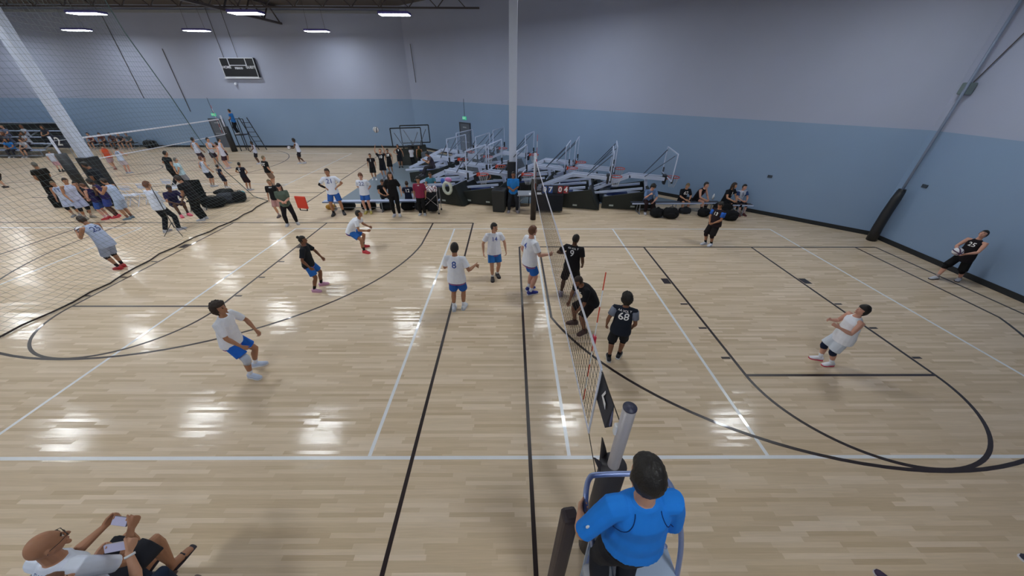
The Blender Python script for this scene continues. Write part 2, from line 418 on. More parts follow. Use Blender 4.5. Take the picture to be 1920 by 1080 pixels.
def remesh(mb, name, voxel, smooth=2, parent=None, material=None, wrinkle=0.0, seed=0):
    me = mb.mesh(name); o = bpy.data.objects.new(name, me)
    m = o.modifiers.new('r', 'REMESH'); m.mode = 'VOXEL'; m.voxel_size = voxel; m.use_smooth_shade = True
    if smooth:
        s = o.modifiers.new('s', 'SMOOTH'); s.iterations = smooth; s.factor = .5
    new = bake(o); new.name = name
    o.modifiers.clear(); o.data = new; bpy.data.meshes.remove(me); COL.objects.link(o)
    if wrinkle:
        off = V((seed * 3.1, seed * 1.7, 0))
        N_ = [0.0] * (3 * len(new.vertices)); new.vertex_normals.foreach_get('vector', N_)
        C_ = [0.0] * (3 * len(new.vertices)); new.vertices.foreach_get('co', C_)
        for i in range(0, len(C_), 3):
            q = V((C_[i] * 9, C_[i + 1] * 9, C_[i + 2] * 5.4)); a_ = noise.noise(q + off) * wrinkle
            for k in range(3): C_[i + k] += N_[i + k] * a_
        new.vertices.foreach_set('co', C_)
    new.materials.clear(); new.materials.append(material)
    new.polygons.foreach_set('use_smooth', [True] * len(new.polygons))
    o.parent = parent
    return o
# arm presets: wrist from the shoulder joint as (out, forward, up) in body heights, elbow pole, finger curl
ARMS = {
    'down': ((.035, .035, -.285), (.3, -1, 0), 'relax'), 'loose': ((.075, .06, -.265), (.5, -1, 0), 'relax'),
    'hip': ((-.005, .035, -.185), (1, -.35, .1), 'grip'), 'knee': ((.01, .17, -.235), (1, -.2, 0), 'relax'),
    'front': ((-.07, .12, -.235), (.8, -.6, 0), 'relax'), 'clasp': ((-.095, .13, -.20), (.8, -.7, -.2), 'grip'),
    'ready': ((.0, .20, -.13), (.7, -.3, -.7), 'relax'), 'up': ((.02, .03, .285), (1, .3, 0), 'spread'),
    'fold': ((-.15, .10, -.115), (.6, -.3, -1), 'relax'), 'back': ((-.045, -.10, -.24), (.9, -.3, 0), 'grip'),
    'lap': ((-.05, .20, -.17), (.8, -.4, -.3), 'relax'), 'reach': ((.0, .27, -.07), (.6, 0, -1), 'spread'),
    'phone': ((-.02, .19, -.035), (.5, -.1, -1), 'grip'), 'chin': ((-.06, .13, -.02), (.4, .1, -1), 'grip'),
    'walkf': ((.03, .10, -.265), (.3, -1, 0), 'relax'), 'walkb': ((.05, -.07, -.27), (.3, -1, 0), 'relax'),
    'ball': ((-.03, .17, -.20), (.8, -.5, 0), 'spread'), 'rail': ((.06, .19, -.16), (.8, -.4, -.3), 'grip'),
}
LEGS = {    # feet: (out, forward, lift, toe-out degrees) in body heights for right and left, hip height, hip forward
    'stand': (((.055, 0, 0, 12), (.055, 0, 0, 12)), .515, 0), 'wide': (((.10, .0, 0, 15), (.10, 0, 0, 15)), .505, 0),
    'walk': (((.045, .10, 0, 5), (.045, -.11, .02, 5)), .50, 0), 'walkL': (((.045, -.11, .02, 5), (.045, .10, 0, 5)), .50, 0),
    'crouch': (((.11, .02, 0, 15), (.11, .05, 0, 15)), .41, -.10), 'stagger': (((.06, .09, 0, 10), (.08, -.06, 0, 15)), .50, 0),
    'sit': (((.07, .25, 0, 8), (.07, .25, 0, 8)), .275, 0), 'sitout': (((.06, .36, 0, 8), (.06, .32, 0, 8)), .275, 0),
    'sitin': (((.05, .16, 0, 8), (.08, .20, 0, 8)), .275, 0),
}
PCOUNT = [0]
def person(label, pos, face, H=1.7, legs='stand', arms=('down', 'down'), lean=0, twist=0, side=0, head=(0, 0), build=1.0, hs=1.0,
           sk='a', hair='short', hc='k', top=None, top2=None, tee=True, sleeve=.5, bottom='000000', blen=.7, shoes='ffffff', sole=None, socks=None, sockh=.35,
           knee=None, num=None, numc='ffffff', numside='both', word=None, lod=1, group=None, hem=.045, loose=1.0, z=0.0, female=False, extras=None, vox=None, armsleeve=None,
           sandals=False, cat='person', handdir=None, cap=None, sleevec=None):
    """one person: bones placed by pose, body grown over them as one skin, clothing as children"""
    PCOUNT[0] += 1; seed = PCOUNT[0]
    rr = random.Random(seed)
    root = thing('person', label, cat, (pos[0], pos[1], z), R(face) - PI / 2, group)      # face: compass angle, 0 = +x, 90 = +y
    vx = vox or {0: .0055, 1: .0085, 2: .013, 3: .02}[lod]
    if isinstance(legs, str): legs = LEGS[legs]
    feet, hz, hy = legs
    P_ = rotm(0, lean * .45, side * .3); C_ = rotm(twist, lean, side); MID = rotm(twist * .5, lean * .75, side * .7)
    hip = V((0, hy, hz)) * H
    upP, upM, upC = P_ @ V((0, 0, 1)), MID @ V((0, 0, 1)), C_ @ V((0, 0, 1))
    rP, rM, rC = P_ @ V((1, 0, 0)), MID @ V((1, 0, 0)), C_ @ V((1, 0, 0))
    fC = C_ @ V((0, 1, 0)); fP = P_ @ V((0, 1, 0))
    s0 = hip - upP * .05 * H; s1 = hip + upP * .0 * H; s2 = s1 + upP * .085 * H; s3 = s2 + upM * .085 * H; s4 = s3 + upC * .065 * H; s5 = s4 + upC * .052 * H; s6 = s5 + upC * .028 * H
    HM = rotm(head[0] + twist * .6, head[1] + lean * .25, 0)
    neck = s6 - upC * .004 * H
    hc_ = neck + (upC * .6 + HM @ V((0, 0, 1)) * .4).normalized() * .048 * H + HM @ V((0, .012, .047)) * H * hs
    b = build; sw = .108 if not female else .098
    sh = {s: s5 - upC * .012 * H + rC * (s * sw * (1 + (b - 1) * .4) * H) for s in (1, -1)}
    # limbs
    J = {}
    for i, s in ((0, 1), (1, -1)):
        a = arms[i]; spec = ARMS[a] if isinstance(a, str) else a
        o_, f_, u_ = spec[0]; pl = spec[1]
        Bm = rotm(twist, lean * .35, 0) if isinstance(a, str) else Matrix.Identity(3)
        tgt = sh[s] + Bm @ V((o_ * s, f_, u_)) * H; pole = Bm @ V((pl[0] * s, pl[1], pl[2]))
        el, wr = ik(sh[s], tgt, .163 * H, .143 * H, pole)
        J['a', s] = (sh[s], el, wr, spec[2], spec[3] if len(spec) > 3 else None)
        fo, ff, fz, ty = feet[i]
        ank = V((fo * s, ff, fz + .043)) * H
        hj = hip - upP * .01 * H + rP * (s * .05 * H)
        fd = Matrix.Rotation(R(-ty * s), 3, 'Z') @ V((0, 1, 0))
        kn, an = ik(hj, ank, .243 * H, .236 * H, fd + V((0, 0, .15)))
        J['l', s] = (hj, kn, an, fd)
    # ---- body
    B = MB(); n = 16
    wi = .93 if female else 1.0
    tor = [(s0, .072, .052, rP), (s1, .096 * (1.04 if female else 1), .066, rP), (s2, .080 * wi, .056, rP), ((s2 + s3) / 2, .080 * wi, .056, rM), (s3, .090 * wi, .062, rM), (s4, .098 * wi, .064, rC), (s5 - upC * .02 * H, .092, .052, rC), (s5 + upC * .002 * H, .070, .042, rC), (s6, .040, .038, rC)]
    B.tube([t[0] for t in tor], [(t[1] * b * H, t[2] * b * H) for t in tor], n, ref=[t[3] for t in tor])
    hcz = hc_ - HM @ V((0, .012, .02)) * H * hs
    B.tube([s5 - upC * .01 * H, s6, hcz], [.040 * H * b, .033 * H * b, .031 * H * hs], 10, ref=rC)
    def headfn(d, p):
        if d.z < 0:
            k = -d.z; p.x *= 1 - .34 * k ** 1.6
            if d.y < 0: p.y *= 1 - .42 * k
            else: p.y *= 1 + .02 * k
        if d.y > .3: p.y *= 1 - .07 * (d.y - .3); 
        if d.y > .5 and .0 < d.z < .3: p.y *= 1.03
        if d.y > .5 and abs(d.z) < .16 and .18 < abs(d.x) < .55: p.y *= .95
        return p
    hr = (.0435 * H * hs, .0555 * H * hs, .068 * H * hs)
    B.ball(hc_, hr, HM, 20, 14, headfn)
    def hp(x, y, z_): return hc_ + HM @ V((x, y, z_)) * H * hs
    B.tube([hp(0, .050, .008), hp(0, .060, -.010), hp(0, .0625, -.018), hp(0, .052, -.024)], [.004 * H, .0065 * H, .0085 * H, .006 * H], 8, ref=HM @ V((1, 0, 0)), dome=True)
    B.tube([hp(-.012, .047, -.037), hp(.012, .047, -.037)], .0055 * H, 6, dome=True)
    B.ball(hp(0, .043, -.058), (.013 * H, .010 * H, .009 * H), HM, 8, 6)
    for s in (1, -1): B.ball(hp(s * .0445, -.004, -.008), (.006 * H, .011 * H, .017 * H), HM, 8, 8)
    for s in (1, -1):
        a, e, wr, grip, hdir = J['a', s]
        # shoulder cap, upper arm, forearm
        B.tube([a - rC * s * .03 * H, a, a + (e - a) * .25, a + (e - a) * .6, e, e + (wr - e) * .25, e + (wr - e) * .65, wr],
               [q * H * b for q in (.030, .0345, .0300, .0265, .0225, .0245, .0185, .0140)], 10, dome=True)
        hd = (wr - e).normalized()
        if hdir is not None: hd = V((hdir[0] * s, hdir[1], hdir[2])).normalized()
        # hand: width axis across the palm, nw = palm side
        inward = V((-s, 0, 0)) if abs(hd.x) < .8 else V((0, 0, -1))
        if hdir is not None and len(hdir) > 3: inward = V((hdir[3] * s, hdir[4], hdir[5]))
        pn = (inward - hd * inward.dot(hd)).normalized(); wa = pn.cross(hd).normalized()
        thumb_side = 1 if wa.dot(V((0, 1, 0)) + V((0, 0, .5))) > 0 else -1
        wa *= thumb_side                       # wa points to the thumb side
        hl = .105 * H; fs = 1.0
        B.tube([wr - hd * .006 * H, wr + hd * .012 * H, wr + hd * .030 * H, wr + hd * .052 * H], [(.0165 * H, .0115 * H), (.021 * H, .0105 * H), (.0255 * H, .0105 * H), (.0245 * H, .0085 * H)], 10, ref=wa, dome=True)
        curl = {'relax': (22, 28, 22), 'grip': (58, 70, 40), 'spread': (8, 10, 8), 'flat': (4, 5, 4)}[grip]
        fan = {'relax': 3, 'grip': 1, 'spread': 12, 'flat': 3}[grip]
        for q, (off, ln) in enumerate(((.0195, .043), (.0068, .048), (-.006, .045), (-.018, .036))):
            p = wr + hd * (.050 - .002 * q) * H + wa * off * H
            ang = (1.5 - q) * fan; d = (hd * math.cos(R(ang)) + wa * math.sin(R(ang))).normalized()
            pts = [p - hd * .008 * H, p]; acc = 0
            for c_, l_ in zip(curl, (.42, .33, .25)):
                acc += c_ + q * 2; dd = d * math.cos(R(acc)) + pn * math.sin(R(acc)); pts.append(pts[-1] + dd * ln * l_ * H)
            B.tube(pts, [.0062 * H, .0060 * H, .0055 * H, .0050 * H, .0042 * H], 6, dome=True)
        p = wr + hd * .014 * H + wa * .016 * H; ta = {'relax': 35, 'grip': 30, 'spread': 58, 'flat': 40}[grip]
        d = (hd * math.cos(R(ta)) + wa * math.sin(R(ta)) + pn * .25).normalized(); d2 = (d + hd * .5 + pn * (.4 if grip == 'grip' else .1)).normalized()
        B.tube([p - d * .008 * H, p + d * .020 * H, p + d * .020 * H + d2 * .018 * H, p + d * .020 * H + d2 * .032 * H], [.0085 * H, .0072 * H, .0062 * H, .0050 * H], 7, dome=True)
        J['h', s] = (wr, hd, pn, wa)
        hj, kn, an, fd = J['l', s]
        fk = fd
        def lp(A_, B_, t): return A_ + (B_ - A_) * t
        ba = (kn - hj).normalized(); cb = (an - kn).normalized(); bk = -(fd - cb * fd.dot(cb)).normalized() if abs(fd.dot(cb)) < .99 else V((0, -1, 0))
        B.tube([hj + V((0, 0, .02)) * H, lp(hj, kn, .12), lp(hj, kn, .45), lp(hj, kn, .8), kn, lp(kn, an, .14), lp(kn, an, .32) + bk * .006 * H, lp(kn, an, .6) + bk * .003 * H, lp(kn, an, .85), an],
               [q * H * b for q in (.048, .053, .048, .037, .0335, .031, .0345, .027, .0195, .0195)], 12, dome=True)
        B.tube([an - fd * .022 * H - V((0, 0, .018)) * H, an + fd * .01 * H - V((0, 0, .012)) * H, an + fd * .05 * H - V((0, 0, .022)) * H, an + fd * .088 * H - V((0, 0, .030)) * H], [(.020 * H, .021 * H), (.022 * H, .024 * H), (.026 * H, .017 * H), (.025 * H, .010 * H)], 10, ref=fd.cross(V((0, 0, 1))), dome=True)
    body = remesh(B, 'body', vx, 2, root, SKINS[sk])
    # ---- head details
    if lod <= 2:
        for s in (1, -1):
            e_ = MB().ball(hp(s * .0175, .0475, .004), (.0062 * H, .0045 * H, .0036 * H), HM, 8, 6).obj('eye', EYEW if lod < 1 else EYE, root, True)
            if lod < 1: MB().ball(hp(s * .0175, .0508, .004), (.0032 * H, .0022 * H, .0032 * H), HM, 8, 6).obj('iris', EYE, e_, True)
            MB().tube([hp(s * .008, .0500, .014), hp(s * .018, .0500, .0175), hp(s * .027, .0445, .014)], .0022 * H, 5).obj('eyebrow', HAIRC[hc] if hair != 'bald' else HAIRC['b'], root, True)
        MB().tube([hp(-.013, .0475, -.036), hp(0, .0535, -.037), hp(.013, .0475, -.036)], (.0022 * H), 6, dome=True).obj('mouth', LIP, root, True)
    hm = HAIRC[hc]
    if hair != 'bald':
        Hm = MB(); cur = hair in ('curly', 'bushy'); vol = {'short': .007, 'crop': .003, 'curly': .013, 'bushy': .022, 'long': .009, 'pony': .006, 'bun': .006, 'mop': .014}[hair]
        def hairfn(d, p):
            p = headfn(d, p.copy()); ln = p.length; u = p.normalized()
            line = .42 if hair not in ('mop',) else .22
            face = max(0, min(1, (d.y - .05) / .3)) * max(0, min(1, (line + .12 - d.z) / .24))
            low = max(0, min(1, (-.22 - d.z + .25 * d.y) / .22))
            if d.y < -.3: low = max(0, min(1, (-.62 - d.z) / .2))
            k = 1 - max(face, low)
            if cur: nz = noise.noise(u * 8 + V((seed, 0, 0))) * .011 + noise.noise(u * 19 + V((seed, 0, 0))) * .008
            else: nz = noise.noise(u * 5 + V((seed, 0, 0))) * .003 + noise.noise(V((u.x * 22, u.y * 5, u.z * 5))) * .0015
            add = (vol * (1 + .35 * max(0, u.z)) + nz) * H * hs
            return u * (ln + (add if k > .5 else 0) * min(1, (k - .5) * 4 + .3) - (.010 * H if k <= .5 else 0))
        Hm.ball(hc_, hr, HM, 40 if lod < 2 else 24, 26 if lod < 2 else 16, hairfn)
        ho = Hm.obj('hair', hm, root, True)
        if hair in ('long', 'pony', 'bun'):
            t = MB()
            if hair == 'long':
                t.tube([hp(0, -.015, .03), hp(0, -.035, -.01), hp(0, -.042, -.055), hp(0, -.040, -.11), hp(0, -.036, -.15)], [(.046 * H, .035 * H), (.054 * H, .032 * H), (.056 * H, .024 * H), (.050 * H, .018 * H), (.030 * H, .010 * H)], 14, ref=HM @ V((1, 0, 0)), dome=True)
                for s in (1, -1): t.tube([hp(s * .038, .0, .03), hp(s * .050, .005, -.02), hp(s * .050, .010, -.07), hp(s * .046, .02, -.12)], [.012 * H, .013 * H, .014 * H, .008 * H], 8, dome=True)
                t.obj('hair_lock', hm, root, True)
            elif hair == 'pony':
                t.tube([hp(0, -.055, .03), hp(0, -.078, .02), hp(0, -.082, -.03), hp(0, -.072, -.09)], [.010 * H, .016 * H, .016 * H, .006 * H], 8, dome=True); t.obj('ponytail', hm, ho, True)
            else: t.ball(hp(0, -.05, .058), .024 * H, HM, 10, 8); t.obj('hair_bun', hm, ho, True)
    if cap:
        cm = cloth(cap); c = MB()
        c.ball(hc_ + HM @ V((0, -.002, .010)) * H * hs, (hr[0] * 1.16, hr[1] * 1.12, hr[2] * 1.05), HM, 20, 12, lambda d, p: V((p.x, p.y, max(p.z, .006 * H))))
        co = c.obj('cap', cm, root, True)
        MB().tube([hp(-.0, .045, .022), hp(0, .07, .022), hp(0, .095, .014)], [(.040 * H, .004 * H), (.036 * H, .004 * H), (.020 * H, .003 * H)], 12, ref=HM @ V((1, 0, 0)), dome=True).obj('brim', cm, co, True)
    cv = max(vx * 1.15, .008)
    # ---- top
    if top is not None:
        T = MB(); L = loose; hemp = hip - upP * hem * H
        st = [(hemp, (.108 if hem > 0 else .104) * L, .084 * L, rP)] + ([(hip, .108 * L, .082 * L, rP)] if hem > .01 else []) + [(s2, .096 * L, .074 * L, rP), ((s2 + s3) / 2, .095 * L, .073 * L, rM), (s3, .101, .075, rM), (s4, .107, .075, rC), (s5 - upC * .02 * H, .101, .062, rC),
              (s5 + upC * .004 * H, .080 if tee else .070, .051, rC), (s6 + upC * .001 * H, .0455, .0445, rC)]
        T.tube([t[0] for t in st], [(t[1] * b * H, t[2] * b * H) for t in st], 18, ref=[t[3] for t in st])
        for s in (1, -1):
            a, e, wr = J['a', s][:3]
            if tee:
                if sleeve <= 1:
                    q = a + (e - a) * sleeve
                    T.tube([a - rC * s * .045 * H, a, a + (e - a) * .3, q], [.040 * H * b, .0425 * H * b, .040 * H * b, (.041 if sleeve < .8 else .034) * H * b], 12)
                else:
                    T.tube([a - rC * s * .045 * H, a, a + (e - a) * .5, e, e + (wr - e) * .5, e + (wr - e) * .93], [q * H * b for q in (.040, .0415, .036, .031, .027, .021)], 12)
        shirt = remesh(T, 'shirt' if tee else 'jersey', cv, 2, root, cloth(top), wrinkle=.006 if lod < 2 else 0, seed=seed)
        if sleevec:
            Sm = cloth(sleevec)
            for s in (1, -1):
                a, e, wr = J['a', s][:3]; q = a + (e - a) * .62
                MB().tube([a - (e - a) * .02, a + (e - a) * .25, q], [.044 * H * b, .0435 * H * b, .043 * H * b], 14, dome=False).obj('sleeve', Sm, root, True)
        if top2:      # a coloured hem band
            MB().tube([hemp - upP * .004 * H, hemp + upP * .012 * H], [(.111 * L * b * H, .087 * L * b * H)] * 2, 18, ref=rP).obj('hem_band', cloth(top2), shirt, True)
        if num or word:
            bv = BVHTree.FromPolygons([v.co for v in shirt.data.vertices], [tuple(p.vertices) for p in shirt.data.polygons])
            def decal(txt, size, up, face_, nm, sx=1.0, col=numc):
                me = text_mesh(txt, size * H, .012 * size * H, 0, sx); bm = bmesh.new(); bm.from_mesh(me)
                if 1:
                    bmesh.ops.triangulate(bm, faces=bm.faces[:])
                    for _ in range(3 if lod < 2 else 2):
                        el = [e for e in bm.edges if e.calc_length() > (.02 if lod < 2 else .03)]
                        if el: bmesh.ops.subdivide_edges(bm, edges=el, cuts=1)
                        bmesh.ops.triangulate(bm, faces=bm.faces[:])
                bm.to_mesh(me); bm.free(); base = s4 + upC * up * H; f = fC * face_; r_ = rC * -face_
                if up < -.03: base = s3 + upM * (up + .065) * H
                for v in me.vertices:
                    o_ = base + r_ * v.co.x + upC * v.co.y + f * .3 * H
                    h, nn, ix, dd = bv.ray_cast(o_, -f)
                    v.co = (h + f * (.0045 if lod < 2 else .010)) if h is not None else (o_ - f * .225 * H)
                me.name = nm; me.materials.clear(); me.materials.append(mat('print', srgb(col), .7, var=0))
                o = bpy.data.objects.new(nm, me); COL.objects.link(o); o.parent = shirt
            for fc, nm in ((1, 'front'), (-1, 'back')):
                if numside not in ('both', nm): continue
                if num: decal(num, .125 if fc < 0 or lod > 1 else .095, -.02 if fc < 0 else -.005, fc, 'number')
                if word: decal(word, .034, .047 if fc < 0 else .045, fc, 'lettering')
    # ---- bottom
    if bottom is not None:
        T = MB(); bt = [(hip + upP * .065 * H, .090, .064, rP), (hip, .106, .076, rP), (s0, .096, .070, rP), (s0 - upP * .02 * H, .05, .045, rP)]
        T.tube([t[0] for t in bt], [(t[1] * b * H, t[2] * b * H) for t in bt], 16, ref=rP)
        for s in (1, -1):
            hj, kn, an, fd = J['l', s]
            if blen <= 1:
                q = hj + (kn - hj) * blen
                T.tube([hj + V((0, 0, .02)) * H, hj + (kn - hj) * .2, q], [.054 * H * b, .060 * H * b, .060 * H * b], 14)
            else:
                T.tube([hj + V((0, 0, .02)) * H, hj + (kn - hj) * .2, hj + (kn - hj) * .7, kn, kn + (an - kn) * .4, kn + (an - kn) * min(blen - 1, .97)], [q * H * b for q in (.054, .0605, .048, .043, .0425, .036 if not female else .028)], 14)
        remesh(T, 'shorts' if blen <= 1 else 'trousers', cv, 2, root, cloth(bottom), wrinkle=.005 if lod < 2 else 0, seed=seed + 50)
    if group == 'white shirt players of the near court' and lod < 2:      # printed waist of the team shorts
        for nm, cc, k0_, k1_ in (('waist_print', '2a3a8c', .030, .062), ('waist_stripe', 'c56a96', .058, .068)):
            MB().tube([hip - upP * k0_ * H, hip - upP * k1_ * H], [(.1135 * b * H, .0795 * b * H)] * 2, 18, ref=rP).obj(nm, cloth(cc), [c for c in kids(root) if c.name.startswith('shorts')][0], True)
    # ---- feet
    shm = plastic(shoes, 'shoe_upper', .6); som = plastic(sole or shoes, 'shoe_sole', .6)
    for s in (1, -1):
        hj, kn, an, fd = J['l', s]; cb = (an - kn).normalized()
        sd = fd.cross(V((0, 0, 1))).normalized()
        if socks and blen < 1.5:
            MB().tube([an - V((0, 0, .01)) * H, an - cb * .03 * H, an - cb * sockh * .236 * H], [.0235 * H * b, .0225 * H * b, (.026 if sockh < .4 else .034) * H * b], 10).obj('sock', cloth(socks), root, True)
        if knee and blen <= 1:
            kc, ks = (knee, (1, -1)) if isinstance(knee, str) else knee
            if s in ks:
                MB().tube([kn + (hj - kn) * .22, kn + (hj - kn) * .06 + fd * .004 * H, kn + (an - kn) * .1 + fd * .004 * H, kn + (an - kn) * .24], [.0405 * H * b, .042 * H * b, .040 * H * b, .036 * H * b], 12, dome=False).obj('knee_pad', cloth(kc), root, True)
        zf = an.z - .043 * H
        def fp(f, u, x=0): return V((an.x, an.y, zf)) + fd * f * H + V((0, 0, u * H)) + sd * x * H
        if sandals:
            MB().tube([fp(-.035, .006), fp(.03, .006), fp(.105, .006)], [(.025 * H, .006 * H), (.029 * H, .006 * H), (.025 * H, .006 * H)], 12, ref=sd, dome=True).obj('sandal', som, root, True)
            st_ = MB().tube([fp(.045, .014, -.027), fp(.055, .034, -.012), fp(.055, .034, .012), fp(.045, .014, .027)], .005 * H, 6).obj('strap', som, root, True)
            continue
        S = MB()
        S.tube([fp(-.042, .026), fp(-.03, .030), fp(.0, .034), fp(.03, .031), (fp(.07, .021)), fp(.105, .017), fp(.118, .015)],
               [(.018 * H, .017 * H), (.026 * H, .029 * H), (.028 * H, .035 * H), (.029 * H, .029 * H), (.033 * H, .020 * H), (.027 * H, .0145 * H), (.015 * H, .010 * H)], 14, ref=sd)
        S.v = [V((p.x, p.y, max(p.z, zf + .004 * H))) for p in S.v]
        so = S.obj('shoe', shm, root, True)
        Q = MB(); out = []
        for f, x in ((-.046, .012), (-.040, .024), (-.01, .028), (.03, .028), (.07, .034), (.100, .031), (.118, .018), (.124, 0)): out.append((f, x))
        ring = out + [(f, -x) for f, x in reversed(out[:-1])]
        base = V((an.x, an.y, 0)); pts = [base + fd * f * H + sd * x * H for f, x in ring]
        Q.prism([(p.x, p.y) for p in pts], zf, zf + .014 * H); Q.obj('sole', som, so)
    if armsleeve:
        c_, ss = armsleeve
        a, e, wr = J['a', ss][:3]
        MB().tube([a + (e - a) * .7, e, e + (wr - e) * .4, e + (wr - e) * .93], [.0285 * H * b, .0265 * H * b, .025 * H * b, .0165 * H * b], 10).obj('arm_sleeve', cloth(c_), root, True)
    J['head'] = hc_
    if extras: extras(root, J, hp, HM, H, dict(s3=s3, s4=s4, s5=s5, fC=fC, rC=rC, upC=upC, hip=hip))
    return root, J
def face_to(p, px, py):
    q = at(px, py); return math.degrees(math.atan2(q.y - p.y, q.x - p.x))
def world(root, p): return root.matrix_basis @ p if hasattr(root, 'matrix_basis') else p
# ------------------------------------------------------------------ columns
colw = plastic('c6d0e6', 'column_paint', 0.5); padm = mat('vinyl_pad', srgb('23252a'), .5, var=.08)
def column(name, x, y, w_, pad_h, pw, label):
    t = thing(name, label, 'column', (x, y, 0))
    MB().box((0, 0, ZC / 2), (w_, w_, ZC)).obj('shaft', colw, t, bevel=.01)
    MB().box((0, 0, pad_h / 2), (pw, pw, pad_h)).obj('pad', padm, t, bevel=.03)
column('column', -.79, 11.8, .30, 1.9, .44, 'white steel column in the middle of the hall with black padding at its foot')
column('column', -19.3, 12.45, .34, 1.9, .5, 'white steel column behind the hanging net at the left')
# corner column: pipe with a bent dark pad
t = thing('corner_pipe', 'thin pipe rising in the right corner with a sagging black pad round its foot', 'pipe', (11.95, 8.0, 0))
MB().tube([(0, 0, 0), (0, 0, ZC - .02)], .035, 8).obj('pipe', plastic('7d8ca5', 'pipe_paint'), t, True)
MB().tube([(0, 0, 0.02), (-.06, -.02, .5), (-.08, -.03, 1.0), (-.02, 0, 1.45), (0, 0, 1.75)], [.15, .14, .135, .13, .11], 12).obj('pad', padm, t, True)
MB().tube([(0, 0, 1.68), (0, 0, 1.8)], .1, 10).obj('strap', plastic('101114'), t, True)
# ------------------------------------------------------------------ wall fittings
grey_door = plastic('5d6470', 'door_paint', .5); frame_m = plastic('3f444e', 'door_frame', .5)
def door(n, M4, w_=1.0, h_=2.15, handle=True):
    e = thing('door_%d' % n, None, None); e['kind'] = 'structure'; e.matrix_world = M4
    MB().box((0, -.03, h_ / 2), (w_, .05, h_)).obj('door_leaf', grey_door, e)
    f = MB(); f.box((-w_ / 2 - .04, -.03, h_ / 2), (.08, .08, h_)); f.box((w_ / 2 + .04, -.03, h_ / 2), (.08, .08, h_)); f.box((0, -.03, h_ + .04), (w_ + .16, .08, .08)); f.obj('door_frame', frame_m, e)
    MB().box((0, -.07, 1.05), (w_ * .8, .03, .06)).obj('push_bar', plastic('8f959e'), e)
    MB().box((w_ * .0, -.065, h_ - .22), (.35, .03, .08)).obj('door_closer', plastic('9aa0a8'), e)
wdir = (CB - CA).normalized()
def onback(s, z=0, off=0.0):      # point on the slanted wall, s metres from its far corner
    p = CA + wdir * s; n = Vector((-wdir.y, wdir.x)) * -1
    return Vector((p.x + n.x * off, p.y + n.y * off, z))
ang_back = math.atan2(wdir.y, wdir.x)
Mb = Matrix.Translation(onback(5.95)) @ Matrix.Rotation(ang_back, 4, 'Z')
Mf = Matrix.Translation((-24.2, Y1, 0))
door(1, Mf, 1.0, 2.05); door(2, Mb, .95, 2.2)
green = mat('exit_green', srgb('3fae84'), .4, emit=.6)
def exit_sign(M4, label):
    e = thing('exit_sign', label, 'exit sign', group='exit signs'); e.matrix_world = M4
    MB().box((0, -.04, 0), (.34, .06, .20)).obj('housing', green, e, bevel=.01)
    flat_text('lettering', 'EXIT', .15, Matrix.Translation((0, -.073, 0)) @ Matrix.Rotation(PI / 2, 4, 'X'), plastic('e9fff4'), e, .004)
    MB().tube([(0, -.01, .1), (0, -.01, 1.15)], .012, 6).obj('conduit', frame_m, e)
exit_sign(Mf @ Matrix.Translation((0, 0, 2.4)), 'small green exit sign over the grey door behind the second court')
exit_sign(Mb @ Matrix.Translation((0, 0, 2.55)), 'small green exit sign over the grey door behind the parked goals')
# hung scoreboard on the far wall
t = thing('scoreboard', 'black HOME and GUEST scoreboard with white outlines high on the far wall', 'scoreboard', (-20.75, Y1 - .14, 4.9))
MB().box((0, 0, .58), (2.5, .2, 1.2)).obj('cabinet', plastic('1a1c22', 'cabinet', .4), t, bevel=.01)
wl = plastic('cfd3dc', 'white_outline')
for a in ((-1.22, 0, 1.22, 0), (-1.22, 1.16, 1.22, 1.16), (-1.22, 0, -1.22, 1.16), (1.22, 0, 1.22, 1.16), (-.62, .72, .62, .72), (-.62, .72, -.62, 1.16), (.62, .72, .62, 1.16)):
    MB().bar((a[0], -.108, a[1]), (a[2], -.108, a[3]), .02, .045).obj('outline', wl, t)
Rx = Matrix.Rotation(PI / 2, 4, 'X')
for x, z, s_, tx in ((-.86, .6, .22, 'HOME'), (.86, .6, .22, 'GUEST'), (0, .54, .17, 'PERIOD')):
    flat_text('lettering', tx, s_, Matrix.Translation((x, -.106, z)) @ Rx, wl, t, .006)
MB().box((0, .0, -.06), (2.6, .26, .08)).obj('ledge', wl, t)
for x in (-.9, .1): MB().tube([(x, 0, 1.18), (x - .0, 0, ZC - 5.0)], .018, 6).obj('hanger', steel, t)
t = thing('wall_camera', 'small white camera fixed to the wall under the scoreboard', 'camera', (-21.5, Y1 - .02, 4.5))
MB().box((0, -.05, 0), (.12, .1, .12)).obj('bracket', wl, t); MB().ball((0, -.16, -.06), .09).obj('dome', wl, t, True)
t = thing('wall_speaker', 'grey box speaker on a cable bracket high in the right corner', 'speaker', (X1 - .02, 8.1, 4.62))
MB().box((-.12, 0, 0), (.2, .24, .3)).obj('cabinet', plastic('6d7d80'), t, bevel=.03)
MB().tube([(-.05, 0, .15), (-.05, -.25, .8), (-.05, -.9, 2.4), (-.05, -1.3, ZC - 4.68)], .014, 6).obj('cable', steel, t)
tag(MB().tube([(0, 0, 0), (0.05, .02, -2.3)], .022, 6).obj('cable', steel, loc=onback(.9, 6.9, .12)), 'dark cable dangling near the far corner of the hall', 'cable')
for px, py, nm in ((1441, 330, 'tiny outlet plate on the slanted blue wall above the bench'), (1733, 349, 'small dark outlet plate on the right wall above the corner pad')):
    if px < 1500: M_ = Matrix.Translation(onback(24.0, 1.53)) @ Matrix.Rotation(ang_back, 4, 'Z')
    else: M_ = Matrix.Translation((X1, 7.7, 1.98)) @ Matrix.Rotation(-PI / 2, 4, 'Z')
    o = MB().box((0, -.015, 0), (.16, .03, .10)).obj('outlet_plate', plastic('3a4552'), bevel=.005); o.matrix_world = M_; tag(o, nm, 'outlet')
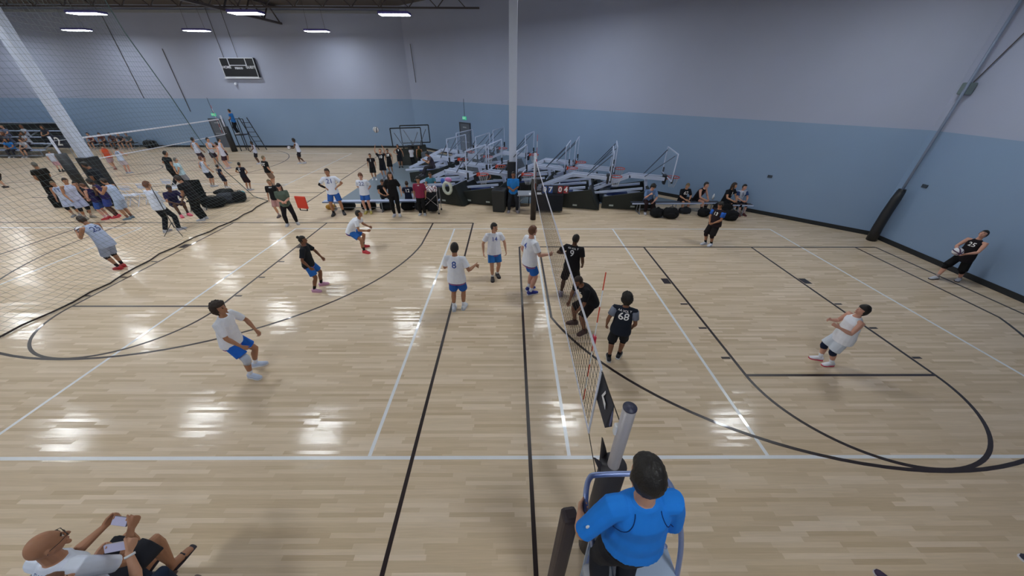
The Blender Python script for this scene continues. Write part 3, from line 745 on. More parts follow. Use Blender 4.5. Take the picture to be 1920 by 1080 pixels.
# conduit lines on the far wall, black low wall at the left
for x, z0, z1 in ((-25.9, 2.6, 6.6), (-29.0, 3.5, 8.5)):
    tag(MB().tube([(x, Y1 - .03, z0), (x, Y1 - .03, z1)], .022, 6).obj('conduit', steel), 'thin vertical conduit on the far wall ' + ('above the exit sign' if x > -27 else 'left of the exit sign'), 'pipe')
t = thing('black_low_wall', 'long black padded low wall with a pale ledge behind the bleachers at left', 'wall', (0, 0, 0))
MB().box((-40.7, Y1 - .1, .88), (10.2, .18, 1.76)).obj('panel', plastic('1e1f22', 'black_panel', .7), t)
MB().box((-40.7, Y1 - .12, 1.79), (10.3, .26, .07)).obj('ledge', plastic('8c95a8'), t)

# ------------------------------------------------------------------ nets (every strand is built)
def strands(lines, r):
    m = MB()
    for pts in lines: m.tube(pts, r, 3, cap=False)
    return m
def vnet(t, y0, y1, z0, z1, mx, r=.0022, cell=.1, tape_m=None, cell_z=None):
    L = []; ny = int(round((y1 - y0) / cell)); nz = int(round((z1 - z0) / (cell_z or cell)))
    def sag(y, z): u = (y - y0) / (y1 - y0); return z - .03 * math.sin(PI * u)
    for i in range(ny + 1):
        y = y0 + (y1 - y0) * i / ny; L.append([(0, y, sag(y, z0)), (0, y, sag(y, z1))])
    for j in range(1, nz):
        z = z0 + (z1 - z0) * j / nz; L.append([(0, y0 + (y1 - y0) * i / 12, sag(y0 + (y1 - y0) * i / 12, z)) for i in range(13)])
    strands(L, r).obj('mesh', mx, t)
    tm = tape_m
    def strip(z, h): return MB().tube([(0, y0 + (y1 - y0) * i / 12, sag(y0 + (y1 - y0) * i / 12, z)) for i in range(13)], [(.006, h / 2)] * 13, 8, ref=V((1, 0, 0)))
    strip(z1, .075).obj('top_tape', tm, t); strip(z0, .05).obj('bottom_tape', tm, t)
    for y in (y0, y1): MB().tube([(0, y, z0), (0, y, z1)], [(.010, .022)] * 2, 8, ref=V((1, 0, 0))).obj('side_tape', tm, t)
blk = mat('net_cord', srgb('241a18'), .7, var=0); tape = cloth('dfe3f2', 'net_tape')
nt_ = thing('volleyball_net', 'volleyball net with white tapes stretched across the near court', 'net', (0, 0, 0), group='volleyball nets')
vnet(nt_, -.55, 9.55, 1.42, 2.42, blk, .0024, .1, tape)
MB().tube([(0, -.55, 2.40), (.05, -1.05, 2.32)], .005, 5).obj('cord', blk, nt_)
MB().tube([(0, -.55, 1.42), (.05, -1.06, 1.1)], .005, 5).obj('cord', blk, nt_)
for z in (2.4, 1.45): MB().tube([(0, 9.55, z), (.02, 9.98, z)], .005, 5).obj('cord', tape, nt_)
orange = plastic('d8452a', 'antenna_red'); whitep = plastic('eceef2', 'white_plastic')
def antenna(y, label, x=0.02, z0=1.45):
    t = thing('antenna', label, 'antenna', (x, y, z0), group='red and white net antennas')
    for i in range(9): MB().tube([(0, 0, i * .2), (0, 0, (i + 1) * .2)], .006, 6).obj('stripe', orange if i % 2 == 0 else whitep, t)
    MB().box((0, 0, .97), (.03, .05, .10)).obj('clip', plastic('c9304a'), t)
antenna(-.12, 'red and white striped antenna on the near end of the volleyball net')
antenna(9.2, 'red and white striped antenna on the far end of the near court net')
alu = mat('brushed_aluminium', srgb('b3adaf'), .4, metal=.25, var=.05, scale=20)
# near post, its pad and the hanging flap
t = thing('net_post', 'grey metal volleyball post with a dark cap beside the referee stand', 'post', (.08, -1.11, 0), group='volleyball posts')
MB().tube([(0, 0, 0), (0, 0, 2.55)], .055, 20).obj('tube', alu, t, True)
MB().tube([(0, 0, 2.55), (0, 0, 2.562)], .057, 20).obj('cap', plastic('3c3d52'), t, True)
MB().box((-.045, .02, 2.25), (.06, .05, .12)).obj('cleat', whitep, t, bevel=.01)
MB().bar((.02, .056, .4), (.02, .056, 2.5), .02).obj('track', plastic('6a676f'), t)
vin = mat('vinyl_dark', srgb('39363a'), .45, var=.08)
t = thing('post_pad', 'dark vinyl pad wrapped around the near volleyball post with flaps open on top', 'pad', (.08, -1.11, 0))
P_ = MB(); P_.tube([(0, 0, .02), (0, 0, 1.0), (0, 0, 1.74)], [.135, .13, .125], 20); P_.obj('pad_body', vin, t, True)
F_ = MB()
for k_, (a0, a1, h, tip) in enumerate(((95, 150, .24, -.03), (35, 80, .26, .02), (160, 200, .12, -.05))):
    pts = []
    q = [(math.cos(R(a)) * .125, math.sin(R(a)) * .125) for a in (a0, (a0 + a1) / 2, a1)]
    F_ = MB(); F_.v = [V((q[0][0], q[0][1], 1.66)), V((q[1][0] * 1.1, q[1][1] * 1.1, 1.72 + h * .6)), V((q[1][0] * 1.25 + tip, q[1][1] * 1.2, 1.74 + h)), V((q[2][0], q[2][1], 1.66)), V((q[0][0] * .85, q[0][1] * .85, 1.66)), V((q[1][0] * .95, q[1][1] * .95, 1.72 + h * .55)), V((q[1][0] * 1.1 + tip, q[1][1] * 1.1, 1.74 + h * .97)), V((q[2][0] * .85, q[2][1] * .85, 1.66))]
    F_.f = [(0, 1, 2, 3), (7, 6, 5, 4), (0, 4, 5, 1), (1, 5, 6, 2), (2, 6, 7, 3), (3, 7, 4, 0)]
    F_.obj('flap', vin, t)
def on_x(px, py, X):
    d = CF + CR * ((px - 960) / F_PX) + CD * ((py - 540) / F_PX); return CAMLOC + d * ((X - CAMLOC.x) / d.x)
q = [on_x(1129, 697, .03), on_x(1150, 760, .06), on_x(1146, 800, .09), on_x(1134, 802, .05), on_x(1117, 743, .02)]
fm = MB(); c_ = sum(q, V()) / 5
def slab(pts, th, name, m, parent):
    n = len(pts); m_ = MB(); m_.v = [p for p in pts] + [p + V((th, 0, 0)) for p in pts]
    m_.f = [tuple(range(n)), tuple(n + i for i in reversed(range(n)))] + [(i, n + i, n + (i + 1) % n, (i + 1) % n) for i in range(n)]
    return m_.obj(name, m, parent)
t = thing('banner_flap', 'dark grey cloth flap with a white mark hanging between net and near post', 'banner')
slab(q, .008, 'cloth', cloth('45464e'), t)
mk = [on_x(x, y, .024) for x, y in ((1128, 741), (1134, 733), (1136, 736), (1136, 765), (1133, 770), (1134, 744), (1131, 745), (1134, 760), (1132, 762))]
slab([on_x(1128, 741, .022), on_x(1135, 733, .026), on_x(1135.5, 738, .026), on_x(1131, 743, .024), on_x(1135, 757, .027), on_x(1134, 768, .028)], .003, 'mark', whitep, t)
slab([on_x(1137, 780, .058), on_x(1149, 758, .062), on_x(1148, 785, .07), on_x(1143, 801, .075)], .004, 'lining', cloth('6d7190'), t)
# far post of the near court
t = thing('net_post', 'dark padded volleyball post at the far end of the near court', 'post', (.03, 10.02, 0), group='volleyball posts')
MB().tube([(0, 0, 0), (0, 0, 2.55)], .045, 16).obj('tube', plastic('b9bccc', 'post_paint'), t, True)
MB().tube([(0, 0, 0), (0, 0, 1.6)], .11, 16).obj('pad', mat('pad_brown', srgb('2c2422'), .6), t, True)
MB().tube([(0, 0, 2.55), (0, 0, 2.57)], .048, 16).obj('cap', plastic('20232a'), t, True)
# second court
t = thing('volleyball_net', 'volleyball net of the second court seen through the hanging net', 'net', (-22.1, 0, 0), group='volleyball nets')
NET2 = t; vnet(t, 14.7, 24.2, 1.3, 2.3, mat('net_cord_grey', srgb('6f7a88'), .7, var=0), .004, .2, tape)
for y, lb in ((14.0, 'black padded volleyball post left of the white column'), (24.75, 'black padded volleyball post in front of the far referee stand')):
    t = thing('net_post', lb, 'post', (-22.3, y, 0), group='volleyball posts')
    MB().tube([(0, 0, 0), (0, 0, 2.5)], .05, 12).obj('tube', plastic('b9bccc', 'post_paint'), t, True); MB().tube([(0, 0, 0), (0, 0, 1.75)], .2, 14).obj('pad', padm, t, True)
for y0_, y1_ in ((14.7, 14.0), (24.2, 24.75)):
    for z_ in (2.3, 1.3): MB().tube([(0, y0_, z_), (-.2, y1_, z_)], .008, 5).obj('cord', tape, NET2)
t = thing('antenna', 'short striped antenna on the second court net', 'antenna', (-22.1, 24.0, 1.4), group='red and white net antennas')
for i in range(9): MB().tube([(0, 0, i * .2), (0, 0, (i + 1) * .2)], .01, 5).obj('stripe', orange if i % 2 == 0 else whitep, t)
t = thing('referee_stand', 'tall black ladder stand for the referee of the second court', 'stand', (-21.6, 25.2, 0), group='referee stands')
bm_ = plastic('1b2028', 'black_steel')
for x in (-.3, .3):
    MB().tube([(x, .3, 0), (x, .3, 2.2)], .03, 8).obj('upright', bm_, t)
    MB().tube([(x + 1.0, .3, 0), (x + .35, .3, 2.3)], .03, 8).obj('ladder_rail', bm_, t)
    MB().tube([(x, -.3, 0), (x, -.3, 2.2)], .03, 8).obj('upright', bm_, t)
for i in range(6): MB().tube([(-.3 + 1.0 - i * .12, .3, .3 + i * .33), (.3 + 1.0 - i * .12, .3, .3 + i * .33)], .018, 6).obj('rung', bm_, t)
MB().box((0, 0, 1.15), (.62, .62, .05)).obj('platform', bm_, t)
MB().tube([(-.3, -.3, 2.2), (-.3, .3, 2.2), (.3, .3, 2.2)], .025, 8).obj('hand_rail', bm_, t)
# divider net
dn = thing('divider_net', 'tall green-grey netting curtain hanging between the two courts at the left', 'net', (0, 0, 0))
L = []; rg = random.Random(3)
edge = [(9.05, 8.6), (6.44, 9.1), (5.92, 9.2), (4.31, 9.65), (2.98, 10.05), (1.75, 10.6), (1.34, 10.85), (.46, 11.55), (.03, 12.28)]      # height, depth of the free edge
def ye(z):
    for (z0, y0), (z1, y1) in zip(edge, edge[1:]):
        if z1 <= z <= z0: return y0 + (y1 - y0) * (z0 - z) / (z0 - z1)
    return edge[-1][1]
def xn(y, z): return -12.0 + .10 * math.sin(y * 2.1 + .3 * z) * (z / 9) + .05 * math.sin(y * 5.3) - .12 * max(0, 1 - z / .8) * math.sin(y * 1.1)
nz = 72
for j in range(nz + 1):
    z = .04 + (ZC - .35) * j / nz; ymax = ye(z); n_ = 60
    L.append([(xn(-6 + (ymax + 6) * i / n_, z), -6 + (ymax + 6) * i / n_, z + .03 * math.sin((-6 + (ymax + 6) * i / n_) * 1.7 + j * .2)) for i in range(n_ + 1)])
ncol = 150
for i in range(ncol + 1):
    u = i / ncol; L.append([(xn(-6 + (ye(z) + 6) * u, z), -6 + (ye(z) + 6) * u, z) for z in [.04 + (ZC - .35) * k / 16 for k in range(17)]])
strands(L, .0024).obj('mesh', mat('netting', srgb('5c6c70'), .8, var=0), dn)
MB().tube([(xn(y, .03), y, .03) for y in [-6 + 18.28 * i / 40 for i in range(41)]], .020, 6).obj('hem', mat('net_hem', srgb('2c2222'), .8), dn)
MB().tube([(xn(y, z), y, z) for z, y in edge], .013, 6).obj('edge_rope', mat('net_rope', srgb('4a5f62'), .8), dn)
MB().tube([(-12, -6, ZC - .3), (-12, 9, ZC - .3)], .03, 8).obj('top_pipe', steel, dn)

# ------------------------------------------------------------------ portable basketball goals, folded down and parked
gw = plastic('c3cee8', 'goal_white', .4); gp = mat('goal_pad', srgb('1e2422'), .55, var=.06); rimm = plastic('d64a30', 'rim_orange', .45)
glass = mat('board_glass', srgb('aebcd0'), .08, alpha=.13, var=0); navy = plastic('26386b', 'goal_navy'); netm = cloth('d5d8de', 'hoop_net')
def make_goal():
    t = thing('basketball_goal', '', 'basketball goal', (0, 0, 0), group='folded basketball goals')
    # local frame: rim points along +x; base spans x -1.15..1.15
    for s in (-1, 1):
        MB().hexa([(-1.15, s * .82 - .04, .03), (1.12, s * .82 - .04, .03), (1.12, s * .82 + .04, .03), (-1.15, s * .82 + .04, .03), (-1.15, s * .82 - .04, .52), (.68, s * .82 - .04, .86), (.68, s * .82 + .04, .86), (-1.15, s * .82 + .04, .52)]).obj('side_pad', gp, t, bevel=.015)
        MB().bar((-1.65, s * .19, .60), (-.08, s * .19, 1.29), .07, .12).obj('lower_boom', gw, t)
        MB().bar((-.12, s * .19, 1.29), (1.35, s * .19, 1.22), .07, .13).obj('upper_boom', gw, t)
        MB().bar((-1.75, s * .4, .52), (.5, s * .4, .84), .07, .09).obj('lift_arm', gw, t)
        MB().bar((.5, s * .2, 1.27), (1.42, s * .7, 2.25), .03).obj('brace', plastic('4a5668', 'brace'), t)
        for x in (-.75, .15): MB().box((x, s * .865, .17), (.18, .012, .07)).obj('label', plastic('a9b2b0'), t)
    MB().hexa([(1.12, -.84, .03), (1.2, -.84, .03), (1.2, .84, .03), (1.12, .84, .03), (.66, -.84, .86), (.76, -.84, .9), (.76, .84, .9), (.66, .84, .86)]).obj('front_pad', gp, t, bevel=.015)
    MB().box((-.2, 0, .24), (1.7, 1.4, .36)).obj('ballast', gw, t, bevel=.02)
    MB().box((-.5, 0, .50), (.9, .5, .14)).obj('spring_cover', navy, t, bevel=.02)
    MB().bar((.75, 0, .55), (.62, 0, 1.2), .22, .1).obj('strut', gw, t)
    MB().hexa([(1.36, -.12, .98), (1.44, -.12, .98), (1.44, .12, .98), (1.36, .12, .98), (1.32, -.16, 1.36), (1.46, -.16, 1.36), (1.46, .16, 1.36), (1.32, .16, 1.36)]).obj('bracket', plastic('20262f'), t)
    b = MB().box((1.46, 0, 1.82), (.02, 1.8, 1.05)).obj('glass_board', glass, t)
    for a in ((-.9, 1.295, .9, 1.295), (-.9, 2.345, .9, 2.345), (-.9, 1.295, -.9, 2.345), (.9, 1.295, .9, 2.345)):
        MB().bar((1.46, a[0], a[1]), (1.46, a[2], a[3]), .035).obj('board_frame', gw, b)
    for s in (-1, 1): MB().box((1.48, s * .86, 1.36), (.06, .10, .28)).obj('corner_pad', plastic('1c222a'), b)
    r = MB(); r.tube([(1.75 + .23 * math.cos(a), .23 * math.sin(a), 1.28) for a in [2 * PI * i / 20 for i in range(21)]], .016, 6)
    ro = r.obj('rim', rimm, t, True); MB().box((1.5, 0, 1.26), (.06, .2, .13)).obj('rim_plate', rimm, ro)
    n = MB()
    for i in range(12):
        a = 2 * PI * i / 12
        for dr in (.26, -.26):
            n.tube([(1.75 + .225 * math.cos(a), .225 * math.sin(a), 1.275), (1.75 + .16 * math.cos(a + dr), .16 * math.sin(a + dr), 1.05), (1.75 + .11 * math.cos(a), .11 * math.sin(a), .85)], .004, 3, cap=False)
    n.obj('hoop_net', netm, t)
    return t
goal = make_goal(); k = 0
GL = [(1263, 332, -10, 'farthest right of the front row'), (1156, 331, -14, 'front row, behind the scorer table'), (990, 327, -16, 'half hidden behind the white column'), (906, 327, -24, 'front row left end, with a swim ring'),
      (1162, 316, -14, 'close behind the one by the scorer table'), (1074, 315, -15, 'right of the volleyball post in the second row'), (940, 312, -18, 'just left of the column in the second row'), (868, 299, -24, 'left end of the second row'),
      (1090, 304, -15, 'third row, right of the post'), (1002, 290, -18, 'third row, right beside the column'), (916, 294, -20, 'third row, left of the column'), (882, 285, -24, 'third row, leftmost by the grey door'), (944, 278, -20, 'back row, left of the column')]
for px, py, yaw, wl_ in GL:
    p = at(px, py, 1.28); c_, s_ = math.cos(R(yaw)), math.sin(R(yaw))
    loc = (p.x - 1.75 * c_, p.y - 1.75 * s_, 0)
    if k == 0: o = goal; o.location = loc; o.rotation_euler = (0, 0, R(yaw))
    else: o = copy_tree(goal, loc, R(yaw))
    o['label'] = 'folded white and black basketball goal, ' + wl_; k += 1
# two black goals by the far corner
t0 = None
for k, (px, py, yaw, lb) in enumerate(((765, 300, -75, 'black framed basketball goal on a dark cart, nearer of the two in the far corner'), (785, 290, -75, 'black framed basketball goal on a dark cart, standing behind its twin'))):
    t = thing('basketball_goal', lb, 'basketball goal', ((-7.6, -7.4)[k], (20.6, 22.0)[k], 0), R(yaw), 'black basketball goals'); bk_ = plastic('14171c', 'black_steel2', .5)
    MB().hexa([(-1.6, -.7, .02), (.6, -.7, .02), (.6, .7, .02), (-1.6, .7, .02), (-1.5, -.6, .5), (.3, -.6, 1.0), (.3, .6, 1.0), (-1.5, .6, .5)]).obj('base', gp, t, bevel=.03)
    for s in (-1, 1):
        MB().bar((-1.4, s * .3, .6), (.6, s * .3, 1.25), .08).obj('boom', bk_, t); MB().bar((-.4, s * .3, 1.0), (.95, s * .7, 2.0), .03).obj('brace', bk_, t)
    b = MB().box((1.0, 0, 1.75), (.02, 1.8, 1.05)).obj('glass_board', glass, t)
    for a in ((-.9, 1.22, .9, 1.22), (-.9, 2.27, .9, 2.27), (-.9, 1.22, -.9, 2.27), (.9, 1.22, .9, 2.27)): MB().bar((1.0, a[0], a[1]), (1.0, a[2], a[3]), .06).obj('board_frame', bk_, b)
    MB().tube([(1.3 + .22 * math.cos(a), .22 * math.sin(a), 1.3) for a in [2 * PI * i / 16 for i in range(17)]], .012, 6).obj('rim', plastic('2a2a2e'), t)
tag(MB().tube([(0, 0, .0), (0, 0, .04), (0, 0, .9), (0, 0, .96)], [.3, .34, .36, .3], 16).obj('waste_barrel', plastic('3f4650'), None, True, loc=(-6.1, 19.2, 0)), 'dark grey barrel standing beside the black goals', 'barrel')

# ------------------------------------------------------------------ benches, tables, bags
benchm = plastic('b3c0de', 'bench_aluminium', .35); legm = plastic('7d828c', 'bench_leg')
def bench(a, b, label, dark=False):
    a = V((a[0], a[1], 0)); b = V((b[0], b[1], 0)); d = b - a; L_ = d.length; t = thing('bench', label, 'bench', (a + b) / 2, math.atan2(d.y, d.x), 'long aluminium benches')
    MB().box((0, 0, .435), (L_, .26, .035)).obj('seat_plank', plastic('3d4250') if dark else benchm, t, bevel=.01)
    MB().box((0, -.135, .425), (L_, .02, .05)).obj('edge_trim', benchm if dark else plastic('6f7f9f'), t)
    for x in (-L_ / 2 + .35, 0, L_ / 2 - .35):
        MB().tube([(x, -.18, .02), (x, -.12, .4)], .02, 6).obj('leg', legm, t); MB().tube([(x, .18, .02), (x, .12, .4)], .02, 6).obj('leg', legm, t)
        MB().tube([(x, -.26, .02), (x, .26, .02)], .02, 6).obj('foot_bar', legm, t)
    MB().tube([(-L_ / 2 + .35, 0, .15), (L_ / 2 - .35, 0, .15)], .014, 6).obj('stretcher', legm, t)
bench((-8.75, 10.95), (-3.9, 11.15), 'long pale metal bench behind the standing white shirts')
bench((4.2, 10.85), (7.95, 10.95), 'dark topped metal bench against the right side of the goals', True)
bench((8.05, 10.72), (9.15, 10.62), 'short end bench under the two seated boys by the wall', True)
def bag(x, y, sx, sy, sz, rz, m, label, grp='sports bags on the floor', nm='backpack', z=0):
    t = thing(nm, label, 'bag', (x, y, z), rz, grp); sd = rnd.random() * 50
    MB().ball((0, 0, sz * .5), (sx / 2, sy / 2, sz / 2), None, 20, 14, lambda d, p: V((math.copysign(abs(d.x) ** .6, d.x) * sx / 2, math.copysign(abs(d.y) ** .6, d.y) * sy / 2, max(math.copysign(abs(d.z) ** .75, d.z) * sz / 2, -sz * .49))) * (1 + .10 * noise.noise(d * 2.5 + V((sd, 0, 0))))).obj('body', m, t, True)
    MB().ball((0, -sy * .46, sz * .42), (sx * .3, sy * .14, sz * .28), None, 12, 8).obj('front_pocket', m, t, True)
    MB().tube([(-sx * .25, 0, sz * .9), (-sx * .1, -.01, sz * 1.12), (sx * .1, .01, sz * 1.12), (sx * .25, 0, sz * .9)], .014, 6).obj('strap', plastic('0f1013'), t, True)
    return t
bb = cloth('17181b'); b2 = cloth('24272c'); b3 = cloth('3a3d46')
bag(5.15, 10.35, .5, .4, .36, .3, bb, 'black bag left of the pair by the seated man in light blue')
bag(5.65, 10.2, .6, .42, .42, -.2, bb, 'bulky black backpack right beside the seated man in light blue')
bag(6.5, 10.75, .5, .3, .26, .1, b2, 'flat dark bag under the dark topped bench'); bag(7.15, 10.45, .5, .36, .32, .5, bb, 'black bag by the feet of the seated boy in a black tee')
bag(7.45, 10.05, .45, .35, .34, .2, b3, 'grey and black backpack in front of the tank top player', z=0); bag(8.0, 10.0, .55, .4, .38, 0, bb, 'black duffel bag right of the grey backpack')
bag(7.95, 10.6, .7, .4, .5, 0, bb, 'tall black bag between the two benches by the wall')
for i, x in enumerate((-7.9, -7.0, -6.2, -5.3, -4.7)):
    bag(x, 11.2, .62, .35, .36, .1 * i, bb if i % 2 else b2, 'black bag under the long pale bench, %s' % ('leftmost', 'between the two standing boys', 'behind the boy in white with number 22', 'behind the woman in black', 'behind the red shirt')[i])
for i, (px, py, s_, lb) in enumerate(((405, 388, .9, 'large black duffel bag beside the black folding chair'), (430, 380, .8, 'grey black duffel leaning on the big duffel'), (450, 378, .6, 'dark backpack at the right end of the duffel pile'), (427, 377, .7, 'slim black bag on top of the duffel pile'))):
    p = at(px, py); bag(p.x, p.y, s_, .5, .45 if i < 3 else .2, .3, (bb, b3, bb, bb)[i], lb, z=0 if i < 3 else .34)
p = at(448, 358, .3); bag(p.x, p.y, .4, .3, .3, 0, cloth('4d8f9a'), 'small teal bag behind the duffel pile', z=.0)
# team table items at right of post: scorer table
tabm = plastic('9aa0ac', 'table_top'); drape = cloth('1f232b')
t = thing('scorer_table', 'folding scorer table with a dark cloth draped over its right half', 'table', (.35, 11.15, 0))
MB().box((0, 0, .73), (1.9, .7, .04)).obj('table_top', tabm, t, bevel=.008)
for x in (-.85, .85):
    for y in (-.28, .28): MB().tube([(x, y, 0), (x, y, .71)], .018, 6).obj('leg', legm, t)
    MB().tube([(x, -.28, .45), (x * .7, -.28, .7)], .012, 6).obj('brace', legm, t)
t2 = thing('table_cover', 'dark cloth hanging over the front of the scorer table', 'cloth', (.35, 11.15, 0))
MB().box((.38, -.362, .42), (1.15, .012, .66)).obj('front_fall', drape, t2); MB().box((.38, 0, .757), (1.15, .73, .01)).obj('top_sheet', drape, t2); MB().box((.955, 0, .42), (.012, .72, .66)).obj('side_fall', drape, t2)
def flip(t, w_, h_, cells, z0=0):
    MB().box((0, 0, z0 + h_ / 2), (w_, .05, h_)).obj('board', plastic('30323c'), t)
    for x, tx, c_, s_ in cells:
        MB().box((x, -.03, z0 + h_ / 2), (s_ * .72, .01, h_ * .86)).obj('digit_card', plastic(c_, 'card'), t)
        flat_text('digit', tx, h_ * .85, Matrix.Translation((x, -.038, z0 + h_ / 2)) @ Rx, whitep, t, .01)
t = thing('flip_scoreboard', 'table flip scoreboard showing 04 in red on the scorer table', 'scoreboard', (.98, 11.0, .765), 0)
flip(t, 1.15, .34, [(-.44, '0', '3c5fa8', .25), (-.2, '7', '3c5fa8', .25), (.2, '0', 'a22f38', .25), (.44, '4', 'a22f38', .25)])
for i, (x, lb) in enumerate(((-.35, 'white paper sheet on the left end of the scorer table'), (-.02, 'white paper sheet in the middle of the scorer table'))):
    tag(MB().box((0, 0, .003), (.21, .29, .004)).obj('paper_sheet', whitep, None, loc=(.35 + x, 11.0, .765 if x > -.19 else .751)), lb, 'paper', 'papers on the scorer table')
t = thing('folding_chair', 'black folding chair behind the left end of the scorer table', 'chair', (-.25, 11.9, 0))
MB().box((0, 0, .44), (.42, .4, .03)).obj('seat', bm_, t); MB().box((0, .2, .75), (.42, .03, .22)).obj('backrest', bm_, t)
for s in (-1, 1):
    MB().tube([(s * .2, -.2, 0), (s * .2, .2, .85)], .014, 6).obj('leg', bm_, t); MB().tube([(s * .2, .22, 0), (s * .2, -.1, .44)], .014, 6).obj('leg', bm_, t)
t = thing('trash_bin', 'dark square waste bin beside the padded column', 'bin', (-1.35, 11.1, 0), -.15)
MB().hexa([(-.25, -.25, 0), (.25, -.25, 0), (.25, .25, 0), (-.25, .25, 0), (-.27, -.27, .86), (.27, -.27, .86), (.27, .27, .86), (-.27, .27, .86)]).obj('body', plastic('262a2c', 'bin_plastic', .5), t, bevel=.02)
l_ = MB().box((0, 0, .89), (.56, .56, .07)).obj('lid', plastic('2f3336', 'bin_lid', .5), t, bevel=.02); MB().box((0, 0, .926), (.3, .3, .01)).obj('opening', plastic('0b0b0c'), l_)
t = thing('waste_bin', 'grey rubber bin standing between the two right hand front goals', 'bin', (3.42, 12.35, 0))
MB().tube([(0, 0, 0), (0, 0, .75)], [.2, .25], 16).obj('body', plastic('4a5563'), t, True); MB().tube([(0, 0, .75), (0, 0, .80)], .27, 16).obj('rim', plastic('3d4754'), t, True)
# ball cart
t = thing('ball_cart', 'folding wheeled ball cart with crossed legs beside the red shirt', 'cart', (-4.15, 10.85, 0))
silver = metal('a5a2a8')
for x in (-.28, .28):
    for y in (-.28, .28):
        MB().tube([(x, y, .05), (x, y, .95)], .014, 6).obj('leg', silver, t); MB().ball((x, y, .045), .04).obj('caster', bm_, t, True)
for y in (-.28, .28):
    MB().tube([(-.28, y, .35), (.28, y, .85)], .010, 6).obj('cross_bar', silver, t); MB().tube([(.28, y, .35), (-.28, y, .85)], .010, 6).obj('cross_bar', silver, t)
MB().box((0, 0, .72), (.54, .54, .36)).obj('basket', cloth('171a20'), t, bevel=.04)
MB().box((.0, 0, .30), (.45, .42, .42)).obj('lower_bag', bb, t, bevel=.08)
wvb = mat('ball_white', srgb('dfe0e6'), .5, var=0)
def vball(p, label, c1='5a3f66', grp='volleyballs', r=.105):
    t = thing('volleyball', label, 'ball', p, rnd.random() * 6, grp); t.rotation_euler = (rnd.random() * 3, rnd.random() * 3, 0)
    MB().ball((0, 0, 0), r, None, 20, 14).obj('cover', wvb, t, True)
    for a in range(3):
        M_ = Matrix.Rotation(a * PI / 3, 3, 'Z') @ Matrix.Rotation(PI / 2, 3, 'X')
        pts = [M_ @ V((math.cos(u) * r * .985, math.sin(u) * r * .985, 0)) for u in [2 * PI * i / 24 for i in range(25)]]
        MB().tube(pts, [(.004, .016)] * 25, 6, ref=[p_.normalized() for p_ in pts]).obj('stripe', plastic(c1), t, True)
    return t
for i in range(5):
    vball((-4.15 + (-.16, .02, .18, -.08, .12)[i], 10.85 + (-.12, -.16, -.1, .1, .12)[i], .985), ('volleyball at the left corner of the ball cart', 'volleyball in the middle front of the ball cart', 'volleyball at the right corner of the ball cart', 'volleyball at the back left of the ball cart', 'volleyball at the back right of the ball cart')[i], '7a2f45', 'volleyballs in the cart')
vball(at(705, 243, 3.2), 'volleyball flying in front of the blue wall over the boy with raised arms', '26303f')
# swim ring and pink toy on front goal
t = thing('swim_ring', 'white and pink inflatable ring hanging on the front goal pad', 'ring', at(840, 351, .75) + V((0, -.12, 0)), -.4)
MB().tube([(.19 * math.cos(a), 0, .24 * math.sin(a)) for a in [2 * PI * i / 24 for i in range(25)]], .075, 10, cap=False).obj('tube', plastic('cfd6c8', 'vinyl_white'), t, True)
p = at(840, 340, 1.0)
MB().ball((.08, 0, .36), (.17, .07, .10)).obj('tail', plastic('c781b8', 'vinyl_pink'), t, True); MB().ball((-.22, 0, .28), (.10, .07, .12)).obj('fin', plastic('2f5fc0', 'vinyl_blue'), t, True)
# white folding chairs and black ones of the left bench
def fchair(p, rz, label, m, grp):
    t = thing('folding_chair', label, 'chair', (p.x, p.y, 0), rz, grp)
    MB().box((0, 0, .45), (.42, .40, .035)).obj('seat', m, t, bevel=.012)
    MB().box((0, .20, .76), (.40, .02, .14)).obj('backrest', m, t, bevel=.01)
    for s in (-1, 1):
        MB().tube([(s * .21, -.24, 0), (s * .21, .20, .88)], .014, 6).obj('front_leg', m, t); MB().tube([(s * .19, .26, 0), (s * .19, -.10, .46)], .014, 6).obj('rear_leg', m, t)
    MB().tube([(-.21, .20, .88), (.21, .20, .88)], .014, 6).obj('top_rail', m, t); MB().tube([(-.21, -.14, .2), (.21, -.14, .2)], .010, 6).obj('stretcher', m, t)
wc = plastic('d3d9ea', 'chair_white')
for i, (px, py, rz, lb) in enumerate(((238, 386, PI, 'white folding chair nearest the purple and white players'), (262, 384, PI, 'white folding chair just behind the man in a white shirt'), (292, 380, PI, 'white folding chair hidden behind the man in a white shirt'), (335, 370, PI, 'white folding chair beyond the seated player in purple'))):
    fchair(at(px, py), rz, lb, wc, 'white folding chairs')
t = thing('camp_chair', 'black folding camp chair right of the bending man in black', 'chair', at(378, 392), .3)
MB().box((0, 0, .42), (.55, .5, .05)).obj('seat', bb, t); MB().box((0, .27, .80), (.55, .05, .75)).obj('backrest', bb, t, bevel=.02)
for s in (-1, 1):
    for y in (-.24, .24): MB().tube([(s * .28, y, 0), (s * .28, -y, .6)], .014, 6).obj('leg', bm_, t)
    MB().box((s * .3, 0, .62), (.06, .5, .03)).obj('armrest', bb, t)
t = thing('music_stand', 'thin black tripod stand in front of the man in the white shirt', 'stand', at(334, 440))
MB().tube([(0, 0, .25), (0, 0, 1.7)], .012, 6).obj('pole', bm_, t)
for a in (90, 210, 330): MB().tube([(0, 0, .45), (.38 * math.cos(R(a)), .38 * math.sin(R(a)), .01)], .010, 6).obj('leg', bm_, t)
t = thing('equipment_box', 'long black equipment case on the floor behind the huddled players', 'case', at(150, 385), .2)
MB().box((0, 0, .25), (1.5, .5, .5)).obj('body', bb, t, bevel=.05); MB().box((0, 0, .52), (1.4, .45, .05)).obj('lid', b2, t, bevel=.02)
t = thing('stadium_seat', 'bright red folded stadium seat held behind the woman in green', 'seat', at(561, 382, .95) + V((0, .15, 0)), -.2)
